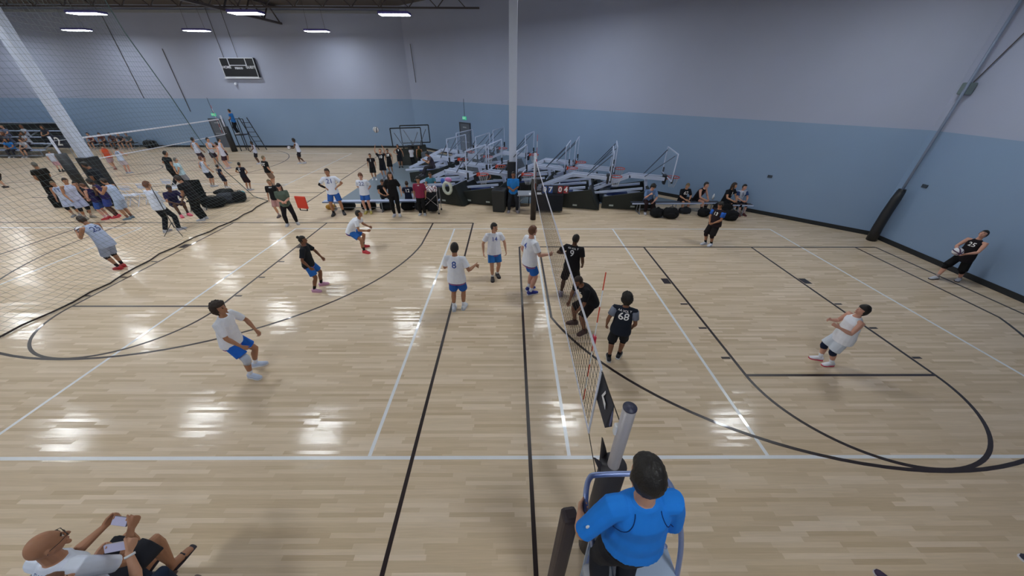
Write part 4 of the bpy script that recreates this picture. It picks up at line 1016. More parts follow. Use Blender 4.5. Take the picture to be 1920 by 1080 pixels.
MB().box((0, 0, 0), (.44, .06, .46)).obj('cushion', plastic('d8412a', 'seat_red', .6), t, bevel=.03); MB().tube([(-.15, 0, -.23), (-.15, 0, -.3), (.15, 0, -.3), (.15, 0, -.23)], .02, 6).obj('handle', bb, t)
t = thing('banana_bag', 'small yellow and brown bag left of the boy with a black arm sleeve', 'bag', at(622, 392))
MB().ball((0, 0, .1), (.24, .14, .12)).obj('body', cloth('b98a3e'), t, True)
# seat 2 court sign
t = thing('court_sign', 'dark court sign with a white number 2 left of the second column', 'sign', at(127, 290, .2) * 1.0, 0); t.location.z = 0
MB().box((0, 0, 1.05), (1.0, .06, .8)).obj('panel', plastic('272c3e'), t); flat_text('number', '2', .75, Matrix.Translation((0, -.04, 1.05)) @ Rx, whitep, t, .012)
for s in (-1, 1): MB().tube([(s * .4, 0, 0), (s * .4, 0, .7)], .02, 6).obj('leg', legm, t)
# bleachers at the far left
t = thing('bleachers', 'grey aluminium bleachers full of spectators at the far left', 'bleachers', (0, 0, 0))
for i in range(4):
    MB().box((-38.0, 22.6 + i * .75, .42 + i * .33), (7.5, .28, .05)).obj('seat_plank', benchm, t)
    MB().box((-38.0, 22.25 + i * .75, .12 + i * .3), (7.5, .35, .04)).obj('foot_plank', legm, t)
for x in (-41.6, -39.2, -36.8, -34.4): MB().bar((x, 22.5, .35), (x, 25.1, 1.4), .06).obj('frame', legm, t)
for x in (-41.6, -34.4): MB().tube([(x, 22.5, 0), (x, 22.5, .4)], .03, 6).obj('leg', legm, t)
# ------------------------------------------------------------------ who stands where
def ST(label, foot, headpx, face, H=None, **kw):
    p = at(*foot); h = H or height_over(p, *headpx)
    return person(label, (p.x, p.y), face, h, **kw)
def SIT(label, seat, face, H=1.65, z=.45, **kw):
    p = at(seat[0], seat[1], z); kw.setdefault('legs', 'sit')
    return person(label, (p.x, p.y), face, H, z=z - .275 * H + .03 if z != .45 else z - .45 + (0), **kw)
def wp(rj, side, off=(0, 0, 0)):
    root, J = rj; wr, hd, pn, wa = J['h', side]; M_ = Matrix.Translation(root.location) @ Matrix.Rotation(root.rotation_euler.z, 4, 'Z')
    return M_ @ (wr + hd * off[0] + pn * off[1] + wa * off[2])
WHT = 'f2f5ff'; BLU = '2f6fc4'; BLK = '1b1a1f'
team = 'white shirt players of the near court'; opp = 'black shirt players of the near court'
# near court, left side
ST('player bending forward in a white tee, blue shorts and red shoes near the far line', (681, 469), None, 8, H=1.66, legs=(((.13, .06, 0, 25), (.13, -.02, 0, 20)), .42, -.13), arms=('ready', 'ready'), lean=52, head=(0, -30),
   top=WHT, bottom=BLU, blen=.76, shoes='d2404a', socks='222222', sk='b', hair='short', sleeve=.6, group=team, loose=1.08)
ST('player in a black tee, blue shorts and pink shoes with a black bun cap', (596, 541), (570, 438), 12, legs=(((.10, -.02, 0, 15), (.10, .04, 0, 15)), .50, -.01), arms=('loose', 'knee'), lean=8, head=(0, -8),
   top='22252b', bottom=BLU, blen=.80, shoes='dba8c4', socks='1a1a1a', sk='c', hair='bun', sleeve=.75, group=team, loose=1.12)
ST('curly haired player in a white tee with a white knee pad, nearest at left', (473, 697), (408, 557), 5, legs=(((.09, .05, 0, 15), (.09, .0, 0, 15)), .485, -.03), arms=(((.02, .13, -.265), (.3, -1, 0), 'relax'), 'knee'), lean=14, head=(0, -14),
   top='f2f5ff', bottom='2568cf', blen=.76, shoes='c4cfe6', sole='e8e8ee', socks='e4e6ee', sockh=.3, knee=('c2c8d6', (1,)), sk='b', hair='bushy', hc='b', sleeve=.8, group=team, loose=1.15, lod=1)
rj8 = ST('player number 8 in a white tee seen from behind, fingers spread to the right', (862, 581), (857, 456), 85, legs=(((.05, .03, 0, 5), (.075, -.01, 0, 10)), .51, 0), arms=(((.13, .10, -.13), (.3, -.4, -1), 'spread', (.45, .55, -.55)), ((.0, .17, -.14), (.6, -.6, -1), 'relax')), lean=4, head=(0, 6),
   top=WHT, bottom='2a62b8', blen=.82, shoes='d5dbe6', socks='e6e8ee', sockh=.3, sk='b', hair='short', hc='k', hs=1.04, sleeve=.7, num='8', numc='4463b4', numside='back', group=team, loose=1.15)
ST('player number 14 in a white tee and blue shorts walking up with his head turned', (928, 520), (921, 416), -78, legs=(((.05, .05, 0, 8), (.05, -.05, 0, 10)), .505, 0), arms=('loose', 'loose'), lean=0, head=(42, 0),
   top=WHT, bottom='3274bf', blen=.76, shoes='2a2226', socks='e6e6ea', sockh=.25, sk='a', hair='short', hs=1.02, sleeve=.65, num='14', numc='4f62ae', numside='front', group=team, loose=1.12)
ST('red haired player in a white tee and blue and black shoes beside the net', (991, 549), (992, 422), 25, legs=(((.045, .0, 0, 5), (.06, .03, 0, 10)), .512, 0), arms=(((.03, .19, -.17), (.3, -.6, -1), 'relax'), ((.0, .02, -.27), (.3, -1, 0), 'relax')), lean=3, head=(5, 2),
   top=WHT, bottom='2c6cc8', blen=.76, shoes='26308a', sole='e0e0e8', socks='dfe2ea', sockh=.3, sk='p', hair='short', hc='r', sleeve=.7, num='4', numc='4a62c0', numside='back', word=None, group=team, loose=1.12, build=1.05)
# near court, right side
ST('player number 9 in black behind the net, seen from behind', (1066, 553), (1083, 438), 62, legs=(((.06, .03, 0, 5), (.10, -.07, 0, 20)), .50, .0), arms=(((.03, .05, -.26), (.4, -1, 0), 'relax'), ((.05, .10, -.16), (.8, -.5, -.3), 'relax')), lean=5, head=(-25, 0),
   top=BLK, bottom='17171a', blen=.98, shoes='a9a0b8', socks='d4cfe0', sockh=.15, sk='d', hair='crop', hc='k', sleeve=.65, num='9', numc='e6e6ea', numside='back', word='AA VOL Y', group=opp, loose=1.12)
ST('player in black crouching with hands on knees at the net', (1088, 614), None, 195, H=1.66, legs=(((.10, .04, 0, 15), (.12, .0, 0, 15)), .43, -.10), arms=('knee', 'knee'), lean=42, head=(10, 12),
   top=BLK, bottom='1c1618', blen=.95, shoes='4a3230', socks='4a2f2a', sockh=.2, sk='c', hair='short', hc='b', sleeve=.8, num='35', numside='front', group=opp, loose=1.12, build=1.08)
ST('player number 68 in a black jersey over grey sleeves, back to the camera', (1151, 674), (1170, 548), 68, legs=(((.045, .06, 0, 10), (.06, -.04, 0, 10)), .495, 0), arms=(((.02, .07, -.27), (.4, -1, 0), 'relax'), ((.06, .02, -.28), (.4, -1, 0), 'relax')), lean=4, head=(25, 2),
   top='202633', bottom='1d2028', blen=1.0, shoes='23242c', sole='d0d4da', socks='16161a', sockh=.2, knee='121216', sk='c', hair='bushy', hc='k', sleeve=.62, sleevec='7f8798', num='68', word='AA VOL Y', numside='back', group=opp, loose=1.12)
ST('player number 13 in a dark jersey with blue sleeves near the far line at right', (1327, 459), (1347, 375), 205, legs=(((.05, .03, 0, 10), (.05, -.03, 0, 10)), .505, 0), arms=('front', 'front'), lean=4, head=(0, 0),
   top='2a2026', bottom='201c1e', blen=1.0, shoes='c9ccd8', socks='1a1a1e', sockh=.3, knee='241a1c', sk='b', hair='mop', hc='k', sleeve=.62, sleevec='2f66c8', num='13', numside='front', group=opp, loose=1.15, build=1.1)
ST('player in a sleeveless white jersey looking up at right, pink soled shoes', (1549, 680), (1618, 570), 170, legs=(((.05, .07, 0, 10), (.05, -.02, 0, 10)), .505, 0), arms=(((.0, .17, -.12), (.5, -.5, -1), 'relax'), ((-.02, .19, -.10), (.5, -.5, -1), 'flat')), lean=4, head=(0, -28),
   top='eef1fb', tee=False, bottom='d3dae6', blen=.95, shoes='e6e6f0', sole='d6395f', socks='e4e6ec', sockh=.35, knee=('1d2742', (1, -1)), sk='p', hair='mop', hc='k', hs=1.08, group=opp, loose=1.15, build=1.12, hem=.09)
rjs = ST('server number 25 in a black jersey stepping back by the right wall', (1775, 524), (1845, 425), 193, legs=(((.06, .19, 0, 10), (.07, -.16, 0, 15)), .475, 0), arms=(((-.05, .20, -.18), (.8, -.5, -.2), 'relax'), ((-.05, .20, -.19), (.8, -.5, -.2), 'relax')), lean=4, head=(0, -30),
   top='1e1a20', tee=False, bottom='151518', blen=1.0, shoes='c9ccd6', sole='3a2a30', socks='a89894', sockh=.25, knee='131316', sk='p', hair='short', hc='k', num='25', numside='front', group=opp, loose=1.1, hem=.09)
vball((wp(rjs, 1) + wp(rjs, -1)) / 2 + V((-.10, 0, .03)), 'volleyball in the hands of the server by the right wall')
rjl = ST('player in a pale grey blue jersey and red shoes holding a ball at left', (230, 502), (147, 402), 172, legs=(((.04, .02, 0, 8), (.05, -.02, 0, 8)), .50, 0), arms=(((-.02, .19, -.08), (.6, -.4, -1), 'relax'), ((-.02, .19, -.08), (.6, -.4, -1), 'relax')), lean=22, head=(0, 20),
   top='b9c6e4', tee=False, bottom='a4b0cc', blen=.98, shoes='c8323a', socks='2a1c20', sockh=.3, knee='2a2226', sk='b', hair='short', hc='b', num='25', numc='3c4c86', numside='back', loose=1.1, hem=.09, group='players behind the hanging net')
vball((wp(rjl, 1) + wp(rjl, -1)) / 2 + V((-.08, 0, .02)), 'dark and white volleyball held by the player in red shoes', '3a2c40')
# referees and coaches at the far side line
ST('referee in a bright blue polo and dark trousers standing before the column', (962, 397), (964, 320), -92, arms=('clasp', 'clasp'), legs='wide', top='2a7cc8', bottom='23272f', blen=2, shoes='8f8a92', sk='c', hair='short', hc='k', sleeve=.85, lod=2, build=1.05)
ST('woman in a black top and trousers with long brown hair leaning on one arm', (745, 404), (740, 320), -80, arms=(((.02, .10, -.22), (.5, -.6, 0), 'relax'), ((.08, .02, -.27), (.4, -1, 0), 'relax')), lean=4, top='17171a', bottom='141416', blen=2, shoes='c9c9cf', sk='a', hair='long', hc='b', sleeve=.85, female=True, lod=2, head=(25, 0), build=1.05)
ST('person in a crimson tee with a towel on the shoulder beside the ball cart', (793, 402), (788, 331), -88, arms=('down', 'down'), top='8a2f4c', bottom='17181a', blen=2, shoes='b9bcc4', sk='b', hair='bushy', hc='k', sleeve=.9, lod=2, build=1.12, word='GO', numside='front', loose=1.1)
ST('tall boy in a white number 21 tee, one black arm sleeve, hands on hips', (636, 402), (620, 313), -70, arms=('hip', 'hip'), legs='wide', top='eaf0ff', bottom='3161b4', blen=.8, shoes='2c2a30', socks='202024', sockh=.3, sk='b', hair='short', hc='b', sleeve=.7, num='21', numc='5b6aa4', numside='front', lod=2, armsleeve=('1c1a1e', 1), head=(-18, 0), loose=1.1)
ST('boy in a white tee with number 22, arms behind his back', (692, 399), (682, 323), -85, arms=('back', 'back'), top='eaf0ff', bottom='3566b8', blen=.7, shoes='c2b264', socks='d8d8dc', sk='p', hair='mop', hc='r', sleeve=.75, num='22', numc='6a74a0', numside='front', lod=2, loose=1.1)
ST('woman in a grey green tee and black leggings with folded hands', (549, 421), (530, 341), -60, arms=('clasp', 'clasp'), legs='wide', top='5c6a60', bottom='1f1c22', blen=2, shoes='b3b3bb', sk='p', hair='long', hc='b', sleeve=.8, female=True, lod=2, cap='23242a', build=1.08)
ST('person in a black cap and tee with a pink garment behind the woman in green', (529, 406), (514, 334), -75, arms=('down', 'down'), top='1c1c20', bottom='b98f8c', blen=.9, shoes='6f6468', socks='b9a29c', sk='a', hair='short', hc='l', sleeve=.8, word='BEST', numside='front', lod=2, cap=None)
ST('man in a black tee with white lettering on the back, hands down', (513, 350), (495, 291), 60, arms=('down', 'down'), top='19191c', bottom='8a7264', blen=.95, shoes='2f2a2c', socks='a88a78', sk='a', hair='crop', hc='l', sleeve=.8, num='BST', numside='back', lod=2, build=1.08)
# boys by the grey floor
kg = 'boys in black kit watching the ball'
ST('boy in black with a white badge, leftmost of the boys by the grey floor', (703, 337), (696, 287), -80, top='1f1b20', bottom='191a1c', blen=.95, shoes='c8ccd6', socks='9fa2ac', sk='b', hair='short', hc='b', lod=3, num='1', numside='front', group=kg)
ST('boy in black number 10 with both arms raised to the ball', (722, 334), (713, 279), -85, arms=('up', 'up'), top='1c1b22', bottom='1a1a22', blen=.95, shoes='9a9aa4', socks='9a9aa4', sk='a', hair='short', hc='r', lod=3, num='10', numside='front', head=(0, -25), group=kg)
ST('boy in black number 28 standing in the middle of the boys', (734, 325), (731, 278), -88, top='1a1a1f', tee=False, bottom='16161a', blen=.95, shoes='8a8c96', socks='a08a80', sk='b', hair='short', hc='k', lod=3, num='28', numside='front', group=kg)
ST('boy in black number 9 turning by the dark cart', (752, 314), (748, 270), -70, arms=('hip', 'loose'), top='1a1c26', tee=False, bottom='181a24', blen=.95, shoes='22242c', socks='a08a80', sk='b', hair='short', hc='b', lod=3, num='9', numside='front', group=kg)
ST('long haired person in a white top bending over by the black goals', (775, 312), (773, 274), 95, arms=('clasp', 'clasp'), lean=10, top='ccccd6', bottom='23262a', blen=2, shoes='26262c', sk='b', hair='long', hc='b', lod=3, female=True)
ST('person in a dark yellow top standing beside the black goals', (790, 313), (786, 272), -80, arms=('down', 'down'), top='2e2c12', tee=False, bottom='22242a', blen=2, shoes='23242a', sk='b', hair='short', hc='k', lod=3)
# seated on the left bench and goals
SIT('person slumped in black on the left of the pale bench holding a bag', (720, 366), -60, 1.62, arms=('lap', 'lap'), lean=18, head=(0, 18), top='191b1f', bottom='17181c', blen=2, shoes='b8bac4', sk='b', hair='short', hc='b', lod=2)
SIT('player in a dark jersey with number 12 sitting on the pale bench facing away', (766, 370), 100, 1.5, arms=('lap', 'lap'), lean=10, top='1c2136', bottom='b9bfd4', blen=.95, shoes='b8bac4', sk='b', hair='short', hc='b', num='12', numside='back', lod=2)
SIT('person in a teal tee sitting behind the ball cart', (810, 352), -90, 1.6, arms=('lap', 'lap'), lean=12, top='4f8a9c', bottom='2a3a5c', blen=2, shoes='3a3c48', sk='b', hair='short', hc='b', lod=2)
SIT('person in a grey tee sitting on a goal base looking at a phone', (812, 313), 200, 1.6, z=.95, legs='sitout', arms=('phone', 'phone'), lean=20, head=(0, 25), top='4a4450', bottom='2f2d33', blen=2, shoes='3a3c48', sk='b', hair='bun', hc='k', lod=2)
SIT('person in a grey hood sitting among the goals left of the column', (912, 338), -90, 1.6, arms=('lap', 'lap'), lean=20, head=(0, 15), top='4f5560', bottom='33363c', blen=2, shoes='3a3c48', sk='b', hair='short', hc='b', lod=3)
# right bench
bg = 'players seated on the right bench'
SIT('man in a light blue tee resting his chin in his hand on the right bench', (1214, 377), -95, 1.75, arms=('chin', 'lap'), lean=30, head=(0, 20), legs='sitin', top='6d8ab8', bottom='2a1c20', blen=2, shoes='b9bac4', sk='p', hair='bushy', hc='k', sleeve=.8, lod=2)
SIT('blond boy in a black tee with number 62 on the right bench', (1278, 374), -85, 1.62, arms=('lap', 'lap'), lean=18, head=(-15, 10), top='181b22', bottom='19161a', blen=.9, shoes='26242a', sole='d8d8e0', socks='c2b4b0', sk='a', hair='short', hc='l', sleeve=.85, num='62', numside='front', lod=2, group=bg)
SIT('player in a black tank top with a red number on the right bench', (1305, 374), -60, 1.72, arms=('lap', 'lap'), lean=30, head=(0, -10), top='1c191e', tee=False, bottom='1b191d', blen=.55, shoes='c4bfc8', socks='222026', sockh=.5, sk='p', hair='short', hc='k', num='5', numc='7a3a3c', numside='front', lod=2, group=bg)
SIT('long haired player in a black tee with number 1 by the wall', (1359, 378), -70, 1.72, arms=('lap', 'lap'), lean=16, head=(35, 0), top='1a1c22', bottom='191a20', blen=.8, shoes='a9b6cc', socks='9aa0ac', sockh=.6, knee='15161a', sk='a', hair='long', hc='b', num='1', numside='front', lod=2, group=bg)
SIT('player in a white jersey over navy sleeves at the wall end of the bench', (1383, 378), -85, 1.6, arms=('lap', 'lap'), lean=8, head=(10, 0), top='c0c6d6', tee=True, sleevec='2b4272', bottom='1c2030', blen=.75, shoes='5a2c30', socks='9c8a8a', sockh=.5, knee='191c28', sk='p', hair='short', hc='k', num='5', numc='5a6488', numside='front', lod=2, group=bg)
tag(MB().tube([(0, 0, 0), (0, 0, .17), (0, 0, .2), (0, 0, .24)], [.04, .04, .02, .02], 10).obj('water_bottle', whitep, None, True, loc=tuple(at(1336, 374, .453))), 'white water bottle standing on the bench by the long haired player', 'bottle')
# referee of the near court on the stand
RZ = 1.49
def ref_extras(root, J, hp, HM, H, d):
    sh = [c for c in kids(root) if c.name.startswith('shirt')][0]
    bv = BVHTree.FromPolygons([v.co for v in sh.data.vertices], [tuple(p.vertices) for p in sh.data.polygons])
    nav = cloth('123a78')
    MB().tube([d['s5'] + d['upC'] * .012 * H, d['s5'] + d['upC'] * .030 * H], [(.052 * H, .050 * H), (.046 * H, .045 * H)], 18, ref=d['rC'], cap=True).obj('collar', cloth('2482e4'), sh, True)
    for s in (1, -1):
        pts = []
        for i in range(13):
            u = i / 12; q = d['s5'] + d['rC'] * s * (.045 + .065 * u ** 1.6) * H + d['upC'] * (.012 - .115 * u) * H
            h = bv.ray_cast(q - d['fC'] * .6, d['fC'])
            if h[0] is not None: pts.append(h[0] - d['fC'] * .002)
        MB().tube(pts, .0028, 5).obj('seam', nav, sh)
    a, e, wr = J['a', -1][:3]
    q = a + (e - a) * .55; n = (q - d['s4']).normalized(); h = bv.ray_cast(q + V((-.5, -.3, .2)), -V((-.5, -.3, .2)).normalized())
    if h[0] is not None: MB().ball(h[0], (.012, .006, .018)).obj('sleeve_mark', whitep, sh)
rr_, Jr = person('referee in a bright blue polo and dark trousers standing on the near stand', (-.13, -1.94), 94, 1.62, legs=(((.06, .0, 0, 12), (.06, -.02, 0, 12)), .515, 0), arms=(((.0, .12, -.21), (.35, -1, -.1), 'grip'), ((.062, .085, -.225), (.7, -.6, -.3), 'grip')), lean=2, side=-2, head=(0, 6),
   top='2482e4', bottom='22242c', blen=2, shoes='c9cbd2', sk='a', hair='short', hc='k', sleeve=.95, lod=0, build=1.04, z=RZ, hem=-.04, loose=1.13, hs=1.12, extras=ref_extras)
# spectators at the near left corner
def glasses(root, J, hp, HM, H, d):
    g = MB(); gm_ = plastic('2a1f1e', 'spectacle_frame')
    for s in (1, -1):
        c = hp(s * .0185, .060, .003)
        MB().tube([c + HM @ V((math.cos(a) * .013, -.002 * abs(math.cos(a)), math.sin(a) * .010)) * H for a in [2 * PI * i / 14 for i in range(15)]], .0011 * H, 5).obj('spectacle_rim', gm_, root)
        MB().tube([hp(s * .032, .058, .006), hp(s * .047, .03, .006), hp(s * .048, -.002, .002), hp(s * .047, -.014, -.010)], .0014 * H, 5).obj('spectacle_arm', gm_, root)
    MB().tube([hp(-.006, .061, .005), hp(.006, .061, .005)], .0012 * H, 5).obj('spectacle_bridge', gm_, root)
bj, Jb = person('bald man in glasses and a white tee filming with his phone, lower left', (-4.42, -1.86), 84, 1.74, legs=(((.07, .21, 0, 8), (.07, .19, 0, 8)), .275, 0), arms=(((-.035, .185, -.095), (.6, -.4, -1), 'grip', (-.25, 1, .35)), ((-.035, .185, -.095), (.6, -.4, -1), 'grip', (-.25, 1, .35))), lean=10, twist=0, head=(-16, -2),
   top='dde5f5', bottom='30323a', blen=.95, shoes='2a2430', sole='2a2430', sk='b', hair='bald', sleeve=.8, lod=0, z=.62, sandals=True, build=1.02, word='CAMP', numside='back', numc='4a63a0', extras=glasses)
wj, Jw = person('brown haired woman filming with a pale phone beside the bald man', (-4.14, -2.08), 86, 1.62, legs=(((.07, .21, 0, 8), (.07, .22, 0, 8)), .275, 0), arms=(((-.03, .20, .0), (.6, 0, -1), 'grip', (-.25, 1, .35)), ((-.02, .20, .0), (.6, 0, -1), 'grip', (-.25, 1, .35))), lean=8, twist=8, head=(-12, 0),
   top='5d6674', bottom='1f2b40', blen=2, shoes='3a3438', sole='6b5a55', sk='a', hair='long', hc='r', sleeve=.9, female=True, lod=0, z=.62, sandals=True, build=.95)
glm = plastic('2a1f1e', 'spectacle_frame')
def phone(rj, root_label, c):
    a, b = wp(rj, 1, (.045, .02, 0)), wp(rj, -1, (.045, .02, 0)); p = (a + b) / 2 + V((0, 0, .02))
    M_ = Matrix.Translation(rj[0].location) @ Matrix.Rotation(rj[0].rotation_euler.z, 4, 'Z'); hd = M_ @ rj[1]['head']
    x = (a - b).normalized(); y = -(hd - p); y = (y - x * y.dot(x)).normalized(); z_ = x.cross(y)
    t = thing('phone', root_label, 'phone'); t.matrix_world = Matrix.Translation(p) @ Matrix((x, y, z_)).transposed().to_4x4()
    MB().box((0, 0, 0), (.155, .010, .075)).obj('case', plastic(c, 'phone_case'), t, bevel=.004)
    MB().box((0, -.0055, 0), (.145, .002, .068)).obj('screen', mat('phone_screen', srgb('8f8fa8'), .15, emit=.35), t)
    return t
phone((bj, Jb), 'phone held up sideways by the bald man', '5f5a6a'); phone((wj, Jw), 'pale phone held up sideways by the brown haired woman', 'a9a4a8')
t = thing('wristband', 'white band round the right wrist of the woman filming', 'wristband', (0, 0, 0))
a, e, wr = Jw['a', 1][:3]; M_ = Matrix.Translation(wj.location) @ Matrix.Rotation(wj.rotation_euler.z, 4, 'Z')
q0, q1 = M_ @ (e + (wr - e) * .84), M_ @ (e + (wr - e) * .92)
MB().tube([q0, q1], .032, 16).obj('band', whitep, t, True)
# feet of two spectators reaching in at the lower right
for k_, (px, py, lb, sc, bc, fc) in enumerate(((1634, 1078, 'seated spectator at the lower right, only patterned shoe tips in view', '3a2a48', '3a3c44', 115), (1915, 1052, 'seated spectator at the lower right corner, dark shoe with white sole', '23243a', '24262e', 125))):
    p = at(px, py, .05); d_ = V((math.cos(R(fc)), math.sin(R(fc)))); H_ = 1.6
    person(lb, (p.x - d_.x * .76, p.y - d_.y * .76), fc, H_, legs='sitout', arms=('lap', 'lap'), top=('5a4a52', '4a5a6a')[k_], bottom=bc, blen=2, shoes=sc, sole='d8d8e0', lod=2, hair='short', hc='b', z=0)
# left bench group
lg = 'players huddled behind the hanging net'
ST('light haired player in a white jersey, left of the huddled pair', (146, 405), (95, 337), -60, top='c5d0e8', tee=False, bottom='bcc8e4', blen=.95, shoes='8a8a90', socks='b49c8c', knee='1c1c22', sk='b', hair='crop', hc='l', lod=2, num='11', numc='55689c', word='UNITED', numside='front', arms=('down', 'down'), lean=10, head=(0, 12), group=lg)
ST('dark haired player in a white jersey, right of the huddled pair', (168, 409), (115, 331), -20, top='c5cdea', tee=False, bottom='b0b8d8', blen=.95, shoes='8e8880', socks='b49c8c', knee='1c1c22', sk='b', hair='short', hc='b', lod=2, arms=('walkf', 'down'), lean=12, head=(0, 10), group=lg)
ST('player in a purple jersey and blue shorts looking down', (204, 410), (163, 341), 195, top='2b2450', tee=False, bottom='3a5aa4', blen=.85, shoes='c23a44', socks='d8a0a4', sk='p', hair='short', hc='r', lod=2, arms=('front', 'front'), lean=8, head=(0, 25), group=lg)
ST('dark skinned player in purple with red shoes behind the huddle', (222, 407), (177, 332), 210, top='2e2658', tee=False, bottom='3a4a94', blen=.85, shoes='d23a48', socks='4a2f2a', sk='d', hair='short', hc='k', lod=2, arms=('clasp', 'clasp'), lean=12, head=(0, 15), group=lg)
ST('big player in a pale blue jersey drinking at the right of the huddle', (246, 410), (193, 333), 190, top='b4c4e2', tee=False, bottom='a9bad8', blen=1.0, shoes='6f8394', socks='7a5548', sk='b', hair='short', hc='b', lod=2, arms=('chin', 'phone'), lean=10, head=(0, 10), group=lg, build=1.12)
ST('bald man in a black tee and dark trousers at the left edge of the huddle', (117, 380), (70, 302), 170, top='221f1e', bottom='1e1b1c', blen=2, shoes='2a2424', sk='b', hair='crop', hc='g', lod=2, build=1.1, arms=('front', 'front'))
ST('bearded man in a black tee leaning over papers beside the left column', (222, 384), (165, 300), 200, top='1e2129', bottom='1c1d24', blen=2, shoes='22222a', sk='c', hair='short', hc='k', lod=2, arms=('clasp', 'clasp'), lean=20, head=(0, 15), build=1.1)
SIT('dark haired player in a dark top sitting behind the huddled pair', (160, 372), -40, 1.6, top='20222c', bottom='1c1d26', blen=2, shoes='3a3a44', sk='b', hair='short', hc='k', lod=2, arms=('lap', 'lap'), lean=12)
ST('man in a white shirt and black trousers seen from behind left of the tripod', (324, 434), (277, 336), 75, H=None, top='dbe3f5', bottom='1d1f28', blen=2, shoes='b6b8c4', sk='a', hair='short', hc='r', lod=1, sleeve=1.9, arms=('clasp', 'clasp'), legs='stagger', loose=1.12)
ST('man in a black tee and trousers bending over a clipboard near the duffels', (384, 412), (336, 327), 185, top='1d1b20', bottom='18171a', blen=2, shoes='b8bcc8', sk='b', hair='short', hc='b', lod=2, arms=('clasp', 'clasp'), lean=18, head=(0, 15), build=1.1)
SIT('seated player in purple with pink shoes between the white shirt and the duffels', (328, 382), -30, 1.75, top='2c2750', bottom='26224a', blen=.9, shoes='e0607a', socks='4a3230', sk='d', hair='short', hc='k', lod=2, arms=('lap', 'lap'), lean=30, head=(0, 10), sleeve=.9)
fg = 'players of the second court'
ST('man in a black tee and trousers walking towards the second court net', (338, 350), (305, 281), 70, top='1b1e22', bottom='1b1a20', blen=2, shoes='b8bcc8', sk='b', hair='crop', hc='k', lod=2, arms=('down', 'hip'), legs='walk', build=1.1, lean=8)
ST('grey haired person in a pale teal tee, hands behind the back', (356, 355), (335, 294), 60, top='b5d2e0', bottom='8a8a94', blen=.9, shoes='a9adb8', socks='b0a49c', sk='a', hair='crop', hc='g', lod=2, arms=('back', 'back'), build=1.08)
ST('player number 8 in a white sleeveless jersey seen from behind', (400, 350), (377, 292), 75, top='ccd6ea', tee=False, top2='2a2a34', bottom='1f2230', blen=.9, shoes='b0b4c0', socks='b49c8c', sk='a', hair='short', hc='r', lod=2, num='8', word='BALL', numc='2e3860', numside='back', arms=('loose', 'loose'), group=fg)
ST('boy number 6 in a dark kit right of the player with number 8', (425, 352), (410, 308), 70, top='20243a', bottom='1c2034', blen=.95, shoes='c2c4cc', socks='a08a80', sk='b', hair='short', hc='k', lod=3, num='6', word='BALL', numside='back', group=fg)
ST('boy number 5 in a dark kit with hands on his hips', (468, 357), (452, 303), 85, top='20202c', bottom='2e2028', blen=.95, shoes='a9adb8', socks='a08a80', sk='b', hair='crop', hc='k', lod=3, num='5', word='BALL', numside='back', arms=('hip', 'hip'), group=fg)
ST('player number 3 in white leaning at the second court net', (384, 312), (362, 257), 80, top='cdd4e8', tee=False, bottom='3a2c38', blen=.8, shoes='a9adb8', socks='b49c8c', sk='b', hair='short', hc='k', lod=3, num='3', numc='3a4470', numside='back', arms=('loose', 'loose'), group=fg)
ST('player in white reaching forward, middle of the group at the far net', (408, 312), (384, 257), 0, top='cdd2e6', tee=False, bottom='3a2c38', blen=.8, shoes='a9adb8', socks='b49c8c', sk='a', hair='short', hc='k', lod=3, arms=('ready', 'ready'), lean=12, group=fg)
ST('player in white bending low, nearest of the group at the far net', (430, 316), (403, 266), 185, top='d2d2e4', tee=False, bottom='43303c', blen=.8, shoes='b9b4c0', socks='d0a09c', sk='p', hair='short', hc='k', lod=3, arms=('ready', 'loose'), lean=16, group=fg)
ST('player in white standing straight at the right of the far net group', (428, 306), (407, 259), 60, top='cdd2e6', tee=False, bottom='3a2c38', blen=.8, shoes='a9adb8', socks='b49c8c', sk='a', hair='short', hc='k', lod=3, group=fg)
ST('player in white with one arm out right of the far referee stand', (487, 307), (473, 264), 200, top='c6cade', tee=False, bottom='28252e', blen=.85, shoes='b9bcc8', socks='7a6058', sk='d', hair='short', hc='k', lod=3, arms=('loose', ((.2, .05, -.16), (.3, -.5, 0), 'relax')), group=fg)
rjf = ST('player in white jogging with a ball in front of the far blue wall', (568, 307), (552, 258), 195, top='cdd2e6', tee=False, bottom='28252e', blen=.85, shoes='b9bcc8', socks='9a8078', sk='d', hair='mop', hc='k', lod=3, arms=('loose', 'ready'), legs='walk', lean=12, group=fg)
vball(wp(rjf, -1) + V((-.05, -.08, .05)), 'white volleyball carried by the jogging player at the far wall')
ST('player number 10 in white bending forward right of the left column', (242, 325), (215, 274), 100, top='c2cfe8', tee=False, bottom='c6bcc8', blen=.8, shoes='b9bcc8', socks='c09088', sk='p', hair='short', hc='k', lod=3, num='10', numc='2e3a6a', numside='back', lean=14, arms=('ready', 'ready'), group=fg)
ST('player in an orange top walking behind the left column', (218, 318), (190, 268), 160, top='d4552f', tee=False, bottom='b49aa4', blen=.85, shoes='8a6058', socks='c09088', sk='a', hair='short', hc='k', lod=3, lean=8, legs='walk', group=fg)
ST('player in a pink and white kit left of the left column', (116, 322), (92, 280), 120, top='c6ccdf', bottom='c9a4b4', blen=.85, shoes='23232a', socks='23232a', sk='p', hair='short', hc='l', lod=3, lean=8, group=fg)
ST('player in a brown kit at the very left edge', (14, 351), (-8, 300), 200, top='30201c', bottom='2a1a18', blen=.9, shoes='3a3438', socks='b49c8c', sk='a', hair='short', hc='k', lod=3, legs='stagger', group=fg)
